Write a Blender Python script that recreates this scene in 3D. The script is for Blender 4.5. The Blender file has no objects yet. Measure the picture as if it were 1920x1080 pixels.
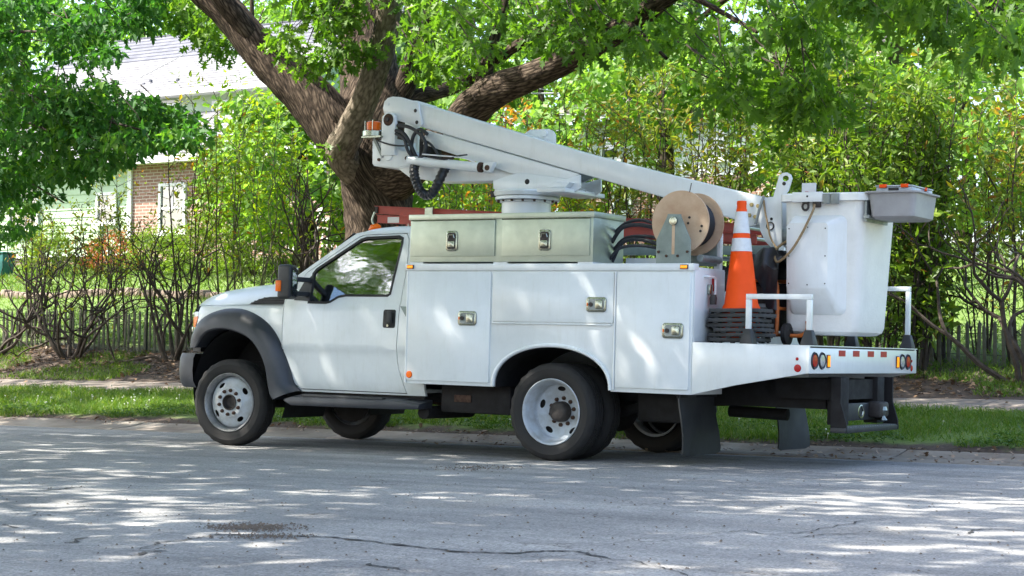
import bpy, bmesh, math, random
import numpy as np
from mathutils import Vector, Matrix, noise as mnoise
R = math.radians
rng = np.random.default_rng(7); random.seed(7)
SC = bpy.context.scene
COL = SC.collection

# ------------------------------------------------------------------ camera, sky, sun, exposure
CAM_P = (11.126, -13.925, 0.8285); CAM_YAW = R(-31.8965); CAM_PITCH = R(2.2887); CAM_ROLL = R(0.6111); CAM_F = 3366.84 / 1920
cam = bpy.data.cameras.new('camera'); camo = bpy.data.objects.new('camera', cam); COL.objects.link(camo)
cam.sensor_width = 36; cam.lens = 36 * CAM_F; cam.clip_start = 0.1; cam.clip_end = 3000
_f = Vector((math.sin(CAM_YAW) * math.cos(CAM_PITCH), math.cos(CAM_YAW) * math.cos(CAM_PITCH), math.sin(CAM_PITCH)))
_r = Vector((math.cos(CAM_YAW), -math.sin(CAM_YAW), 0)); _u = _r.cross(_f)
_c, _s = math.cos(CAM_ROLL), math.sin(CAM_ROLL)
camo.matrix_world = Matrix.Translation(CAM_P) @ Matrix((_r, _u, -_f)).transposed().to_4x4() @ Matrix.Rotation(CAM_ROLL, 4, 'Z')
SC.camera = camo
SUN_AZ = Vector((-0.80, -0.60)).normalized(); SUN_EL = R(52)
world = bpy.data.worlds.new('World'); SC.world = world; world.use_nodes = True
_n = world.node_tree.nodes; _n.clear()
_sky = _n.new('ShaderNodeTexSky'); _sky.sky_type = 'NISHITA'; _sky.sun_disc = False
_sky.sun_elevation = SUN_EL; _sky.sun_rotation = math.atan2(SUN_AZ.x, SUN_AZ.y); _sky.air_density = 1.0; _sky.dust_density = 3.0; _sky.ozone_density = 1.0
_bg = _n.new('ShaderNodeBackground'); _bg.inputs['Strength'].default_value = 0.15
_wo = _n.new('ShaderNodeOutputWorld')
world.node_tree.links.new(_sky.outputs[0], _bg.inputs[0]); world.node_tree.links.new(_bg.outputs[0], _wo.inputs[0])
sl = bpy.data.lights.new('sun', 'SUN'); sl.energy = 4.2; sl.angle = R(0.53); sl.color = (1.0, 0.95, 0.86)
slo = bpy.data.objects.new('sun', sl); COL.objects.link(slo)
_sd = Vector((SUN_AZ.x * math.cos(SUN_EL), SUN_AZ.y * math.cos(SUN_EL), math.sin(SUN_EL)))
slo.rotation_euler = _sd.to_track_quat('Z', 'Y').to_euler(); slo.location = (-20, -20, 30)
SC.view_settings.view_transform = 'Standard'; SC.view_settings.look = 'None'; SC.view_settings.gamma = 1; SC.view_settings.use_curve_mapping = False
SC.view_settings.exposure = 1.87
SC.render.engine = 'CYCLES'
cy = SC.cycles; cy.use_denoising = True; cy.max_bounces = 8; cy.diffuse_bounces = 4; cy.glossy_bounces = 4; cy.transmission_bounces = 6; cy.transparent_max_bounces = 12
cy.caustics_reflective = False; cy.caustics_refractive = False; cy.sample_clamp_indirect = 6

def at(x, y, Y):
    """the point on the plane world-Y = Y that the photograph shows at pixel x, y (1920 x 1080)"""
    dx, dy = x - 960, y - 540
    X = _c * dx + _s * dy; Z = -_s * dx + _c * dy
    d = _f + _r * (X / 3366.84) - _u * (Z / 3366.84)
    t = (Y - CAM_P[1]) / d.y
    return Vector(CAM_P) + d * t

# ------------------------------------------------------------------ materials
MATS = {}
def nodes(name):
    m = bpy.data.materials.new(name); m.use_nodes = True; MATS[name] = m
    nt = m.node_tree; b = nt.nodes['Principled BSDF']
    return m, nt, b
def N(nt, typ, **kw):
    n = nt.nodes.new(typ)
    for k, v in kw.items():
        if k in n.inputs: n.inputs[k].default_value = v
        else: setattr(n, k, v)
    return n
def ramp(nt, src, stops):
    r = nt.nodes.new('ShaderNodeValToRGB'); e = r.color_ramp.elements
    while len(e) < len(stops): e.new(0.5)
    for k, (p, c) in enumerate(stops):
        e[k].position = p; e[k].color = (*c, 1) if len(c) == 3 else c
    nt.links.new(src, r.inputs[0]); return r
def simple(name, col, rough=0.5, metal=0.0, var=0.12, scale=6.0, bump=0.0, bscale=80, coat=0.0, col2=None, spec=0.5, detail=5):
    m, nt, b = nodes(name)
    tc = N(nt, 'ShaderNodeTexCoord'); nz = N(nt, 'ShaderNodeTexNoise', Scale=scale, Detail=detail, Roughness=0.65)
    nt.links.new(tc.outputs['Object'], nz.inputs['Vector'])
    c2 = col2 or tuple(max(0, c * (1 - 2.2 * var)) for c in col)
    rp = ramp(nt, nz.outputs[0], [(0.3, c2), (0.62, col)])
    nt.links.new(rp.outputs[0], b.inputs['Base Color'])
    b.inputs['Roughness'].default_value = rough; b.inputs['Metallic'].default_value = metal
    b.inputs['Specular IOR Level'].default_value = spec
    if coat: b.inputs['Coat Weight'].default_value = coat; b.inputs['Coat Roughness'].default_value = 0.12
    rr = N(nt, 'ShaderNodeMapRange'); rr.inputs[1].default_value = 0.3; rr.inputs[2].default_value = 0.7
    rr.inputs[3].default_value = min(1, rough * 1.2 + 0.02); rr.inputs[4].default_value = rough * 0.85
    nt.links.new(nz.outputs[0], rr.inputs[0]); nt.links.new(rr.outputs[0], b.inputs['Roughness'])
    if bump:
        n2 = N(nt, 'ShaderNodeTexNoise', Scale=bscale, Detail=4); bp = N(nt, 'ShaderNodeBump', Strength=bump, Distance=0.01)
        nt.links.new(tc.outputs['Object'], n2.inputs['Vector']); nt.links.new(n2.outputs[0], bp.inputs['Height']); nt.links.new(bp.outputs[0], b.inputs['Normal'])
    return m
def emit(name, col, base, strength):
    m, nt, b = nodes(name); b.inputs['Base Color'].default_value = (*base, 1); b.inputs['Roughness'].default_value = 0.2
    nz = N(nt, 'ShaderNodeTexVoronoi', Scale=90.0); rp = ramp(nt, nz.outputs['Distance'], [(0.1, col), (0.7, tuple(c * 0.6 for c in col))])
    tc = N(nt, 'ShaderNodeTexCoord'); nt.links.new(tc.outputs['Object'], nz.inputs['Vector'])
    nt.links.new(rp.outputs[0], b.inputs['Base Color'])
    nt.links.new(rp.outputs[0], b.inputs['Emission Color']); b.inputs['Emission Strength'].default_value = strength
    return m
def leaf_mat(name, stops, trans=0.45, rough=0.45, tint=(1.5, 1.6, 0.55)):
    m = bpy.data.materials.new(name); m.use_nodes = True; MATS[name] = m; nt = m.node_tree
    b = nt.nodes['Principled BSDF']; out = nt.nodes['Material Output']
    a = N(nt, 'ShaderNodeAttribute', attribute_name='rnd'); rp = ramp(nt, a.outputs['Fac'], stops)
    b.inputs['Roughness'].default_value = rough; b.inputs['Specular IOR Level'].default_value = 0.35
    nt.links.new(rp.outputs[0], b.inputs['Base Color'])
    tr = N(nt, 'ShaderNodeBsdfTranslucent'); mx = N(nt, 'ShaderNodeMixRGB', blend_type='MULTIPLY'); mx.inputs[0].default_value = 1; mx.inputs[2].default_value = (*tint, 1)
    nt.links.new(rp.outputs[0], mx.inputs[1]); nt.links.new(mx.outputs[0], tr.inputs[0])
    ms = N(nt, 'ShaderNodeMixShader'); ms.inputs[0].default_value = trans
    nt.links.new(b.outputs[0], ms.inputs[1]); nt.links.new(tr.outputs[0], ms.inputs[2]); nt.links.new(ms.outputs[0], out.inputs['Surface'])
    return m

def paint_white():
    m, nt, b = nodes('white_paint')
    tc = N(nt, 'ShaderNodeTexCoord')
    n1 = N(nt, 'ShaderNodeTexNoise', Scale=1.7, Detail=6, Roughness=0.7); nt.links.new(tc.outputs['Object'], n1.inputs['Vector'])
    rp = ramp(nt, n1.outputs[0], [(0.3, (0.68, 0.71, 0.71)), (0.65, (0.78, 0.81, 0.81))])
    mp = N(nt, 'ShaderNodeMapping'); mp.inputs['Scale'].default_value = (9, 9, 1.2); nt.links.new(tc.outputs['Object'], mp.inputs[0])
    n2 = N(nt, 'ShaderNodeTexNoise', Scale=2.2, Detail=8, Roughness=0.75); nt.links.new(mp.outputs[0], n2.inputs['Vector'])
    r2 = ramp(nt, n2.outputs[0], [(0.52, (1, 1, 1)), (0.80, (0.70, 0.66, 0.56))])
    n3 = N(nt, 'ShaderNodeTexNoise', Scale=60.0, Detail=3); nt.links.new(tc.outputs['Object'], n3.inputs['Vector'])
    r3 = ramp(nt, n3.outputs[0], [(0.73, (1, 1, 1)), (0.80, (0.75, 0.70, 0.60))])
    m1 = N(nt, 'ShaderNodeMixRGB', blend_type='MULTIPLY'); m1.inputs[0].default_value = 0.3
    m2 = N(nt, 'ShaderNodeMixRGB', blend_type='MULTIPLY'); m2.inputs[0].default_value = 0.5
    nt.links.new(rp.outputs[0], m1.inputs[1]); nt.links.new(r2.outputs[0], m1.inputs[2]); nt.links.new(m1.outputs[0], m2.inputs[1]); nt.links.new(r3.outputs[0], m2.inputs[2])
    nt.links.new(m2.outputs[0], b.inputs['Base Color'])
    b.inputs['Roughness'].default_value = 0.32; b.inputs['Coat Weight'].default_value = 0.35; b.inputs['Coat Roughness'].default_value = 0.1
    n4 = N(nt, 'ShaderNodeTexNoise', Scale=3.0, Detail=2); bp = N(nt, 'ShaderNodeBump', Strength=0.06, Distance=0.02); nt.links.new(tc.outputs['Object'], n4.inputs['Vector'])
    nt.links.new(n4.outputs[0], bp.inputs['Height']); nt.links.new(bp.outputs[0], b.inputs['Normal'])
paint_white()
simple('fibreglass', (0.80, 0.80, 0.77), 0.5, var=0.05, scale=3, bump=0.25, bscale=45)
simple('black_plastic', (0.022, 0.024, 0.028), 0.5, var=0.1, bump=0.05, bscale=200)
simple('flare_plastic', (0.030, 0.034, 0.043), 0.45, var=0.1, scale=4, bump=0.05, bscale=250)
simple('rubber', (0.013, 0.012, 0.012), 0.78, var=0.2, scale=9, bump=0.15, bscale=60, col2=(0.028, 0.025, 0.022))
simple('flap_rubber', (0.016, 0.017, 0.019), 0.6, var=0.15, scale=5, col2=(0.028, 0.028, 0.028))
simple('underbody', (0.007, 0.006, 0.006), 0.8, var=0.2, scale=10, col2=(0.013, 0.010, 0.009))
simple('rim_paint', (0.48, 0.52, 0.56), 0.42, var=0.12, scale=9, col2=(0.34, 0.34, 0.33))
simple('rim_steel', (0.30, 0.30, 0.30), 0.5, metal=0.4, var=0.2, scale=14)
simple('rust', (0.085, 0.042, 0.025), 0.8, var=0.25, scale=30)
simple('hub_dark', (0.05, 0.042, 0.038), 0.6, metal=0.3, var=0.2, scale=20)
simple('aluminium', (0.50, 0.55, 0.46), 0.45, metal=0.85, var=0.05, scale=5, bump=0.03, bscale=300)
simple('chrome', (0.33, 0.35, 0.30), 0.2, metal=1.0, var=0.08, scale=20)
simple('steel_grey', (0.26, 0.29, 0.29), 0.5, metal=0.5, var=0.1, scale=12)
simple('bracket_green', (0.24, 0.29, 0.27), 0.55, metal=0.3, var=0.08, scale=10)
simple('plywood', (0.62, 0.45, 0.30), 0.7, var=0.12, scale=4, col2=(0.46, 0.29, 0.18), bump=0.08, bscale=60, detail=9)
simple('cone_orange', (0.92, 0.085, 0.004), 0.5, var=0.04, scale=5, spec=0.25)
simple('reflective_white', (0.70, 0.72, 0.74), 0.4, var=0.05, scale=30, bump=0.05, bscale=300)
simple('cone_base', (0.032, 0.034, 0.037), 0.7, var=0.2, scale=12, col2=(0.065, 0.062, 0.06))
simple('tarp_black', (0.008, 0.009, 0.012), 0.38, var=0.15, scale=8, bump=0.15, bscale=30)
simple('cart_orange', (0.55, 0.14, 0.025), 0.45, var=0.15, scale=15)
simple('ladder_red', (0.42, 0.055, 0.035), 0.5, var=0.15, scale=10, col2=(0.30, 0.06, 0.05))
simple('tray_grey', (0.33, 0.33, 0.34), 0.55, var=0.07, scale=7, bump=0.1, bscale=90)
simple('case_clear', (0.42, 0.46, 0.50), 0.25, var=0.1, scale=20)
simple('red_lens', (0.42, 0.008, 0.012), 0.22, var=0.1, scale=40, spec=0.3)
simple('clear_lens', (0.50, 0.52, 0.53), 0.12, var=0.25, scale=60, coat=0.6)
simple('orange_lens', (0.90, 0.16, 0.008), 0.25, var=0.06, scale=40, spec=0.3)
simple('red_tape', (0.42, 0.010, 0.012), 0.45, var=0.05, scale=50)
simple('rope_tan', (0.33, 0.23, 0.12), 0.8, var=0.2, scale=60)
simple('bolt_yellow', (0.55, 0.42, 0.18), 0.5, metal=0.4)
simple('sticker_white', (0.75, 0.75, 0.75), 0.5, var=0.02)
simple('seat_cloth', (0.09, 0.09, 0.095), 0.9)
simple('seal_black', (0.012, 0.012, 0.013), 0.6)
emit('amber_led', (1.0, 0.30, 0.01), (0.9, 0.25, 0.01), 0.45)
def glass(name, tint, refl):
    m = bpy.data.materials.new(name); m.use_nodes = True; MATS[name] = m; nt = m.node_tree; nt.nodes.remove(nt.nodes['Principled BSDF']); out = nt.nodes['Material Output']
    t = N(nt, 'ShaderNodeBsdfTransparent'); t.inputs[0].default_value = (*tint, 1); g = N(nt, 'ShaderNodeBsdfGlossy'); g.inputs['Roughness'].default_value = 0.05
    tc = N(nt, 'ShaderNodeTexCoord'); mp = N(nt, 'ShaderNodeMapping'); mp.inputs['Scale'].default_value = (1, 1, 2.2); nz = N(nt, 'ShaderNodeTexNoise', Scale=5.0, Detail=2)
    nt.links.new(tc.outputs['Object'], mp.inputs[0]); nt.links.new(mp.outputs[0], nz.inputs['Vector'])
    bp = N(nt, 'ShaderNodeBump', Strength=0.05, Distance=0.02); nt.links.new(nz.outputs[0], bp.inputs['Height']); nt.links.new(bp.outputs[0], g.inputs['Normal'])
    f = N(nt, 'ShaderNodeFresnel', IOR=1.5); ma = N(nt, 'ShaderNodeMath', operation='MULTIPLY_ADD'); ma.inputs[1].default_value = 1.0; ma.inputs[2].default_value = refl
    nt.links.new(f.outputs[0], ma.inputs[0]); ms = N(nt, 'ShaderNodeMixShader'); nt.links.new(ma.outputs[0], ms.inputs[0])
    nt.links.new(t.outputs[0], ms.inputs[1]); nt.links.new(g.outputs[0], ms.inputs[2]); nt.links.new(ms.outputs[0], out.inputs['Surface'])
glass('tinted_glass', (0.40, 0.52, 0.50), 0.34)
glass('house_glass', (0.35, 0.4, 0.42), 0.3)
simple('mirror_silver', (0.75, 0.78, 0.8), 0.03, metal=1.0, var=0.02)

# ------------------------------------------------------------------ mesh helpers
K_RAKE = -0.018
def rake(v): return (v[0] - K_RAKE * (v[2] - 0.6), v[1], v[2] + K_RAKE * (v[0] - 3.5))
def tag(o, label=None, cat=None, group=None, kind=None):
    if label: o['label'] = label
    if cat: o['category'] = cat
    if group: o['group'] = group
    if kind: o['kind'] = kind
    return o
def empty(name, loc=(0, 0, 0), parent=None):
    o = bpy.data.objects.new(name, None); COL.objects.link(o); o.empty_display_size = 0.2
    o.location = loc
    if parent: o.parent = parent
    return o
def link(name, me, mat=None, parent=None, loc=(0, 0, 0)):
    o = bpy.data.objects.new(name, me); COL.objects.link(o)
    if mat:
        if not me.materials: me.materials.append(MATS[mat])
    if parent: o.parent = parent
    o.location = loc
    return o
def world_loc(o):
    l = Vector(o.location)
    while o.parent: o = o.parent; l = l + Vector(o.location)
    return l
class MB:
    def __init__(s): s.v = []; s.f = []
    def add(s, vs, fs):
        b = len(s.v); s.v += [tuple(p) for p in vs]; s.f += [tuple(i + b for i in f) for f in fs]; return s
    def box(s, x0, x1, y0, y1, z0, z1):
        return s.add([(x, y, z) for x in (x0, x1) for y in (y0, y1) for z in (z0, z1)], [(0, 1, 3, 2), (4, 6, 7, 5), (0, 4, 5, 1), (2, 3, 7, 6), (0, 2, 6, 4), (1, 5, 7, 3)])
    def prism(s, poly, y0, y1):
        """polygon in X-Z, extruded along Y"""
        n = len(poly)
        a = sum(poly[i][0] * poly[(i + 1) % n][1] - poly[(i + 1) % n][0] * poly[i][1] for i in range(n))
        if a < 0: poly = poly[::-1]
        vs = [(x, y0, z) for x, z in poly] + [(x, y1, z) for x, z in poly]
        return s.add(vs, [tuple(range(n)), tuple(range(2 * n - 1, n - 1, -1))] + [(i, i + n, (i + 1) % n + n, (i + 1) % n) for i in range(n)])
    def prism_x(s, poly, x0, x1):
        """polygon in Y-Z, extruded along X"""
        n = len(poly); vs = [(x0, y, z) for y, z in poly] + [(x1, y, z) for y, z in poly]
        return s.add(vs, [tuple(range(n))[::-1], tuple(range(n, 2 * n))] + [(i, (i + 1) % n, (i + 1) % n + n, i + n) for i in range(n)])
    def tube(s, pts, rad, n=8, cap=True, ru=None):
        pts = [Vector(p) for p in pts]; m = len(pts); rad = rad if hasattr(rad, '__len__') else [rad] * m
        t0 = (pts[1] - pts[0]).normalized(); a = t0.orthogonal().normalized(); b = len(s.v)
        for i, p in enumerate(pts):
            t = (pts[min(i + 1, m - 1)] - pts[max(i - 1, 0)]).normalized()
            a = (a - t * a.dot(t)).normalized(); c = t.cross(a)
            for k in range(n):
                q = 2 * math.pi * k / n; s.v.append(tuple(p + (a * math.cos(q) + c * math.sin(q)) * rad[i]))
        for i in range(m - 1):
            for k in range(n):
                k2 = (k + 1) % n; s.f.append((b + i * n + k, b + i * n + k2, b + (i + 1) * n + k2, b + (i + 1) * n + k))
        if cap: s.f.append(tuple(b + k for k in range(n))[::-1]); s.f.append(tuple(b + (m - 1) * n + k for k in range(n)))
        return s
    def lathe(s, prof, n=32, o=(0, 0, 0), axis='Y', close=False):
        """profile of (radius, distance along the axis)"""
        b = len(s.v); m = len(prof)
        for r, h in prof:
            for k in range(n):
                q = 2 * math.pi * k / n; c, d = r * math.cos(q), r * math.sin(q)
                s.v.append((o[0] + c, o[1] + h, o[2] + d) if axis == 'Y' else (o[0] + c, o[1] + d, o[2] + h) if axis == 'Z' else (o[0] + h, o[1] + c, o[2] + d))
        for i in range(m if close else m - 1):
            i2 = (i + 1) % m
            for k in range(n):
                k2 = (k + 1) % n; s.f.append((b + i * n + k, b + i * n + k2, b + i2 * n + k2, b + i2 * n + k))
        if not close:
            if prof[0][0] > 1e-6: s.f.append(tuple(b + k for k in range(n))[::-1])
            if prof[-1][0] > 1e-6: s.f.append(tuple(b + (m - 1) * n + k for k in range(n)))
        return s
    def grid(s, rows):
        """rows of points, all the same length"""
        b = len(s.v); m = len(rows); n = len(rows[0])
        for r in rows: s.v += [tuple(p) for p in r]
        for i in range(m - 1):
            for k in range(n - 1): s.f.append((b + i * n + k, b + i * n + k + 1, b + (i + 1) * n + k + 1, b + (i + 1) * n + k))
        return s
    def mirror(s):
        n = len(s.v); s.v += [(x, -y, z) for x, y, z in s.v]; s.f += [tuple(i + n for i in f[::-1]) for f in s.f]; return s
    def mesh(s, name, mat, bevel=0.0, seg=2, angle=35, smooth=True, fix=True):
        me = bpy.data.meshes.new(name); me.from_pydata(s.v, [], s.f)
        bm = bmesh.new(); bm.from_mesh(me)
        if fix: bmesh.ops.recalc_face_normals(bm, faces=bm.faces)
        if bevel:
            es = [e for e in bm.edges if len(e.link_faces) == 2 and e.calc_face_angle(0) > R(30)]
            bmesh.ops.bevel(bm, geom=es, offset=bevel, segments=seg, affect='EDGES', clamp_overlap=True, profile=0.5)
        bm.to_mesh(me); bm.free()
        if smooth:
            me.polygons.foreach_set('use_smooth', [True] * len(me.polygons)); me.set_sharp_from_angle(angle=R(angle))
        me.materials.append(MATS[mat]); return me
    def build(s, name, mat, parent=None, rk=False, bevel=0.0, seg=2, angle=35, smooth=True, fix=True):
        if rk: s.v = [rake(p) for p in s.v]
        if parent is not None:
            w = world_loc(parent); s.v = [(p[0] - w.x, p[1] - w.y, p[2] - w.z) for p in s.v]
        return link(name, s.mesh(name, mat, bevel, seg, angle, smooth, fix), None, parent)
def spline(pts, k=6):
    pts = [Vector(p) for p in pts]
    out = []
    for i in range(len(pts) - 1):
        p0, p1, p2, p3 = pts[max(i - 1, 0)], pts[i], pts[i + 1], pts[min(i + 2, len(pts) - 1)]
        for j in range(k):
            t = j / k; out.append(0.5 * ((2 * p1) + (p2 - p0) * t + (2 * p0 - 5 * p1 + 4 * p2 - p3) * t * t + (3 * p1 - p0 - 3 * p2 + p3) * t ** 3))
    out.append(pts[-1]); return out
def skin(loops, yfun, cuts_z=(), cuts_x=(), thick=0.02):
    """a sheet-metal panel: outline (and holes) in X-Z, laid on the curved surface y = yfun(x, z), with thickness"""
    bm = bmesh.new(); es = []
    for lp in loops:
        vs = [bm.verts.new((x, 0, z)) for x, z in lp]
        es += [bm.edges.new((vs[i], vs[(i + 1) % len(vs)])) for i in range(len(vs))]
    bmesh.ops.triangle_fill(bm, use_beauty=True, use_dissolve=False, edges=es)
    for z in cuts_z: bmesh.ops.bisect_plane(bm, geom=bm.verts[:] + bm.edges[:] + bm.faces[:], plane_co=(0, 0, z), plane_no=(0, 0, 1))
    for x in cuts_x: bmesh.ops.bisect_plane(bm, geom=bm.verts[:] + bm.edges[:] + bm.faces[:], plane_co=(x, 0, 0), plane_no=(1, 0, 0))
    bmesh.ops.recalc_face_normals(bm, faces=bm.faces)
    if sum(f.normal.y for f in bm.faces) > 0: bmesh.ops.reverse_faces(bm, faces=bm.faces)
    for v in bm.verts: v.co.y = yfun(v.co.x, v.co.z)
    r = bmesh.ops.extrude_face_region(bm, geom=bm.faces[:])
    front = [g for g in r['geom'] if isinstance(g, bmesh.types.BMVert)]
    # extruded copies become the back
    for v in front: v.co.y += thick
    bmesh.ops.recalc_face_normals(bm, faces=bm.faces)
    mb = MB(); bm.verts.index_update(); mb.v = [tuple(v.co) for v in bm.verts]; mb.f = [tuple(v.index for v in f.verts) for f in bm.faces]; bm.free()
    return mb
def smooth_poly(pts, k=4):
    """closed 2-D outline rounded with a spline"""
    n = len(pts); out = []
    for i in range(n):
        p0, p1, p2, p3 = (Vector(pts[(i + j) % n]) for j in (-1, 0, 1, 2))
        for j in range(k):
            t = j / k; q = 0.5 * ((2 * p1) + (p2 - p0) * t + (2 * p0 - 5 * p1 + 4 * p2 - p3) * t * t + (3 * p1 - p0 - 3 * p2 + p3) * t ** 3); out.append((q.x, q.y))
    return out
def rrect(x0, x1, z0, z1, r, n=4):
    out = []
    for cx, cz, a in ((x1 - r, z1 - r, 0), (x0 + r, z1 - r, 90), (x0 + r, z0 + r, 180), (x1 - r, z0 + r, 270)):
        for k in range(n + 1): q = R(a + 90 * k / n); out.append((cx + r * math.cos(q), cz + r * math.sin(q)))
    return out
def interp(tab, x):
    xs = [t[0] for t in tab]; return float(np.interp(x, xs, [t[1] for t in tab]))
OAK_TOP = [((-2.8, -3.9, 6.4), (8.5, 4.2, 5.5), 580, 4.9), ((-3.5, 6.5, 8.0), (6.5, 4.0, 4.5), 18, 7.0), ((2.0, 1.0, 7.2), (4.0, 2.4, 2.5), 55, 5.2)]
ACROSS = [(-7.5, -12.8, 11.5, (8.5, 4.8, 4.0), 290, 'leafy street tree across the road, reflected in the cab window', (5.5, 1.6)), (-20, -19, 13, (5.5, 5.5, 4.5), 120, 'street tree across the road towards the front of the truck', (0, 0)), (3, -27, 13, (5.5, 5.5, 4.5), 110, 'street tree across the road behind the viewer', (0, 0))]
# ================================================================== GROUND, ROAD, KERB, SIDEWALK
GZ = [(-400, 0.2), (-12, 0.12), (-10.2, 0.10), (-10.0, -0.03), (0.95, -0.03), (1.0, -0.02), (1.45, -0.01), (1.60, 0.070), (1.75, 0.105), (3.55, 0.365), (3.65, 0.36), (4.85, 0.44), (4.95, 0.47), (5.6, 0.58), (6.8, 0.84), (8, 1.2), (10, 1.78), (13, 2.42), (17, 2.98), (25, 3.5), (60, 5.0), (400, 6.0)]
_gy = np.array([g[0] for g in GZ]); _gz = np.array([g[1] for g in GZ])
def gz(x, y):
    z = np.interp(y, _gy, _gz); w = np.clip((np.asarray(y) - 4.95) / 1.5, 0, 1) * np.clip((14 - np.asarray(y)) / 4, 0, 1)
    return z + w * (-0.009 * (np.clip(x, -14, 9) + 3)) + w * 0.03 * np.sin(np.asarray(x) * 1.7 + np.asarray(y))
def atz(x, y, z=0.0):
    dx, dy = x - 960, y - 540
    d = _f + _r * ((_c * dx + _s * dy) / 3366.84) - _u * ((-_s * dx + _c * dy) / 3366.84)
    return Vector(CAM_P) + d * ((z - CAM_P[2]) / d.z)
def mat_ground():
    m, nt, b = nodes('soil_and_turf'); tc = N(nt, 'ShaderNodeTexCoord'); sp = N(nt, 'ShaderNodeSeparateXYZ'); nt.links.new(tc.outputs['Object'], sp.inputs[0])
    n1 = N(nt, 'ShaderNodeTexNoise', Scale=1.6, Detail=8, Roughness=0.7); nt.links.new(tc.outputs['Object'], n1.inputs['Vector'])
    n2 = N(nt, 'ShaderNodeTexNoise', Scale=25.0, Detail=6, Roughness=0.7); nt.links.new(tc.outputs['Object'], n2.inputs['Vector'])
    soil = ramp(nt, n2.outputs[0], [(0.3, (0.030, 0.021, 0.015)), (0.7, (0.095, 0.066, 0.047))])
    turf = ramp(nt, n2.outputs[0], [(0.3, (0.075, 0.135, 0.022)), (0.7, (0.15, 0.225, 0.045))])
    a = N(nt, 'ShaderNodeMath', operation='MULTIPLY_ADD'); a.inputs[1].default_value = 1.6; nt.links.new(n1.outputs[0], a.inputs[0]); nt.links.new(sp.outputs['Y'], a.inputs[2])
    mr = N(nt, 'ShaderNodeMapRange'); nt.links.new(a.outputs[0], mr.inputs[0]); mr.inputs[1].default_value = 0; mr.inputs[2].default_value = 16
    k = ramp(nt, mr.outputs[0], [(0.0, (0, 0, 0)), (0.155, (0, 0, 0)), (0.175, (1, 1, 1)), (0.27, (1, 1, 1)), (0.285, (0, 0, 0)), (0.475, (0, 0, 0)), (0.52, (1, 1, 1))])
    mx = N(nt, 'ShaderNodeMixRGB'); nt.links.new(k.outputs[0], mx.inputs[0]); nt.links.new(soil.outputs[0], mx.inputs[1]); nt.links.new(turf.outputs[0], mx.inputs[2])
    nt.links.new(mx.outputs[0], b.inputs['Base Color']); b.inputs['Roughness'].default_value = 0.95
    bp = N(nt, 'ShaderNodeBump', Strength=0.6, Distance=0.04); nt.links.new(n2.outputs[0], bp.inputs['Height']); nt.links.new(bp.outputs[0], b.inputs['Normal'])
mat_ground()
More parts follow.
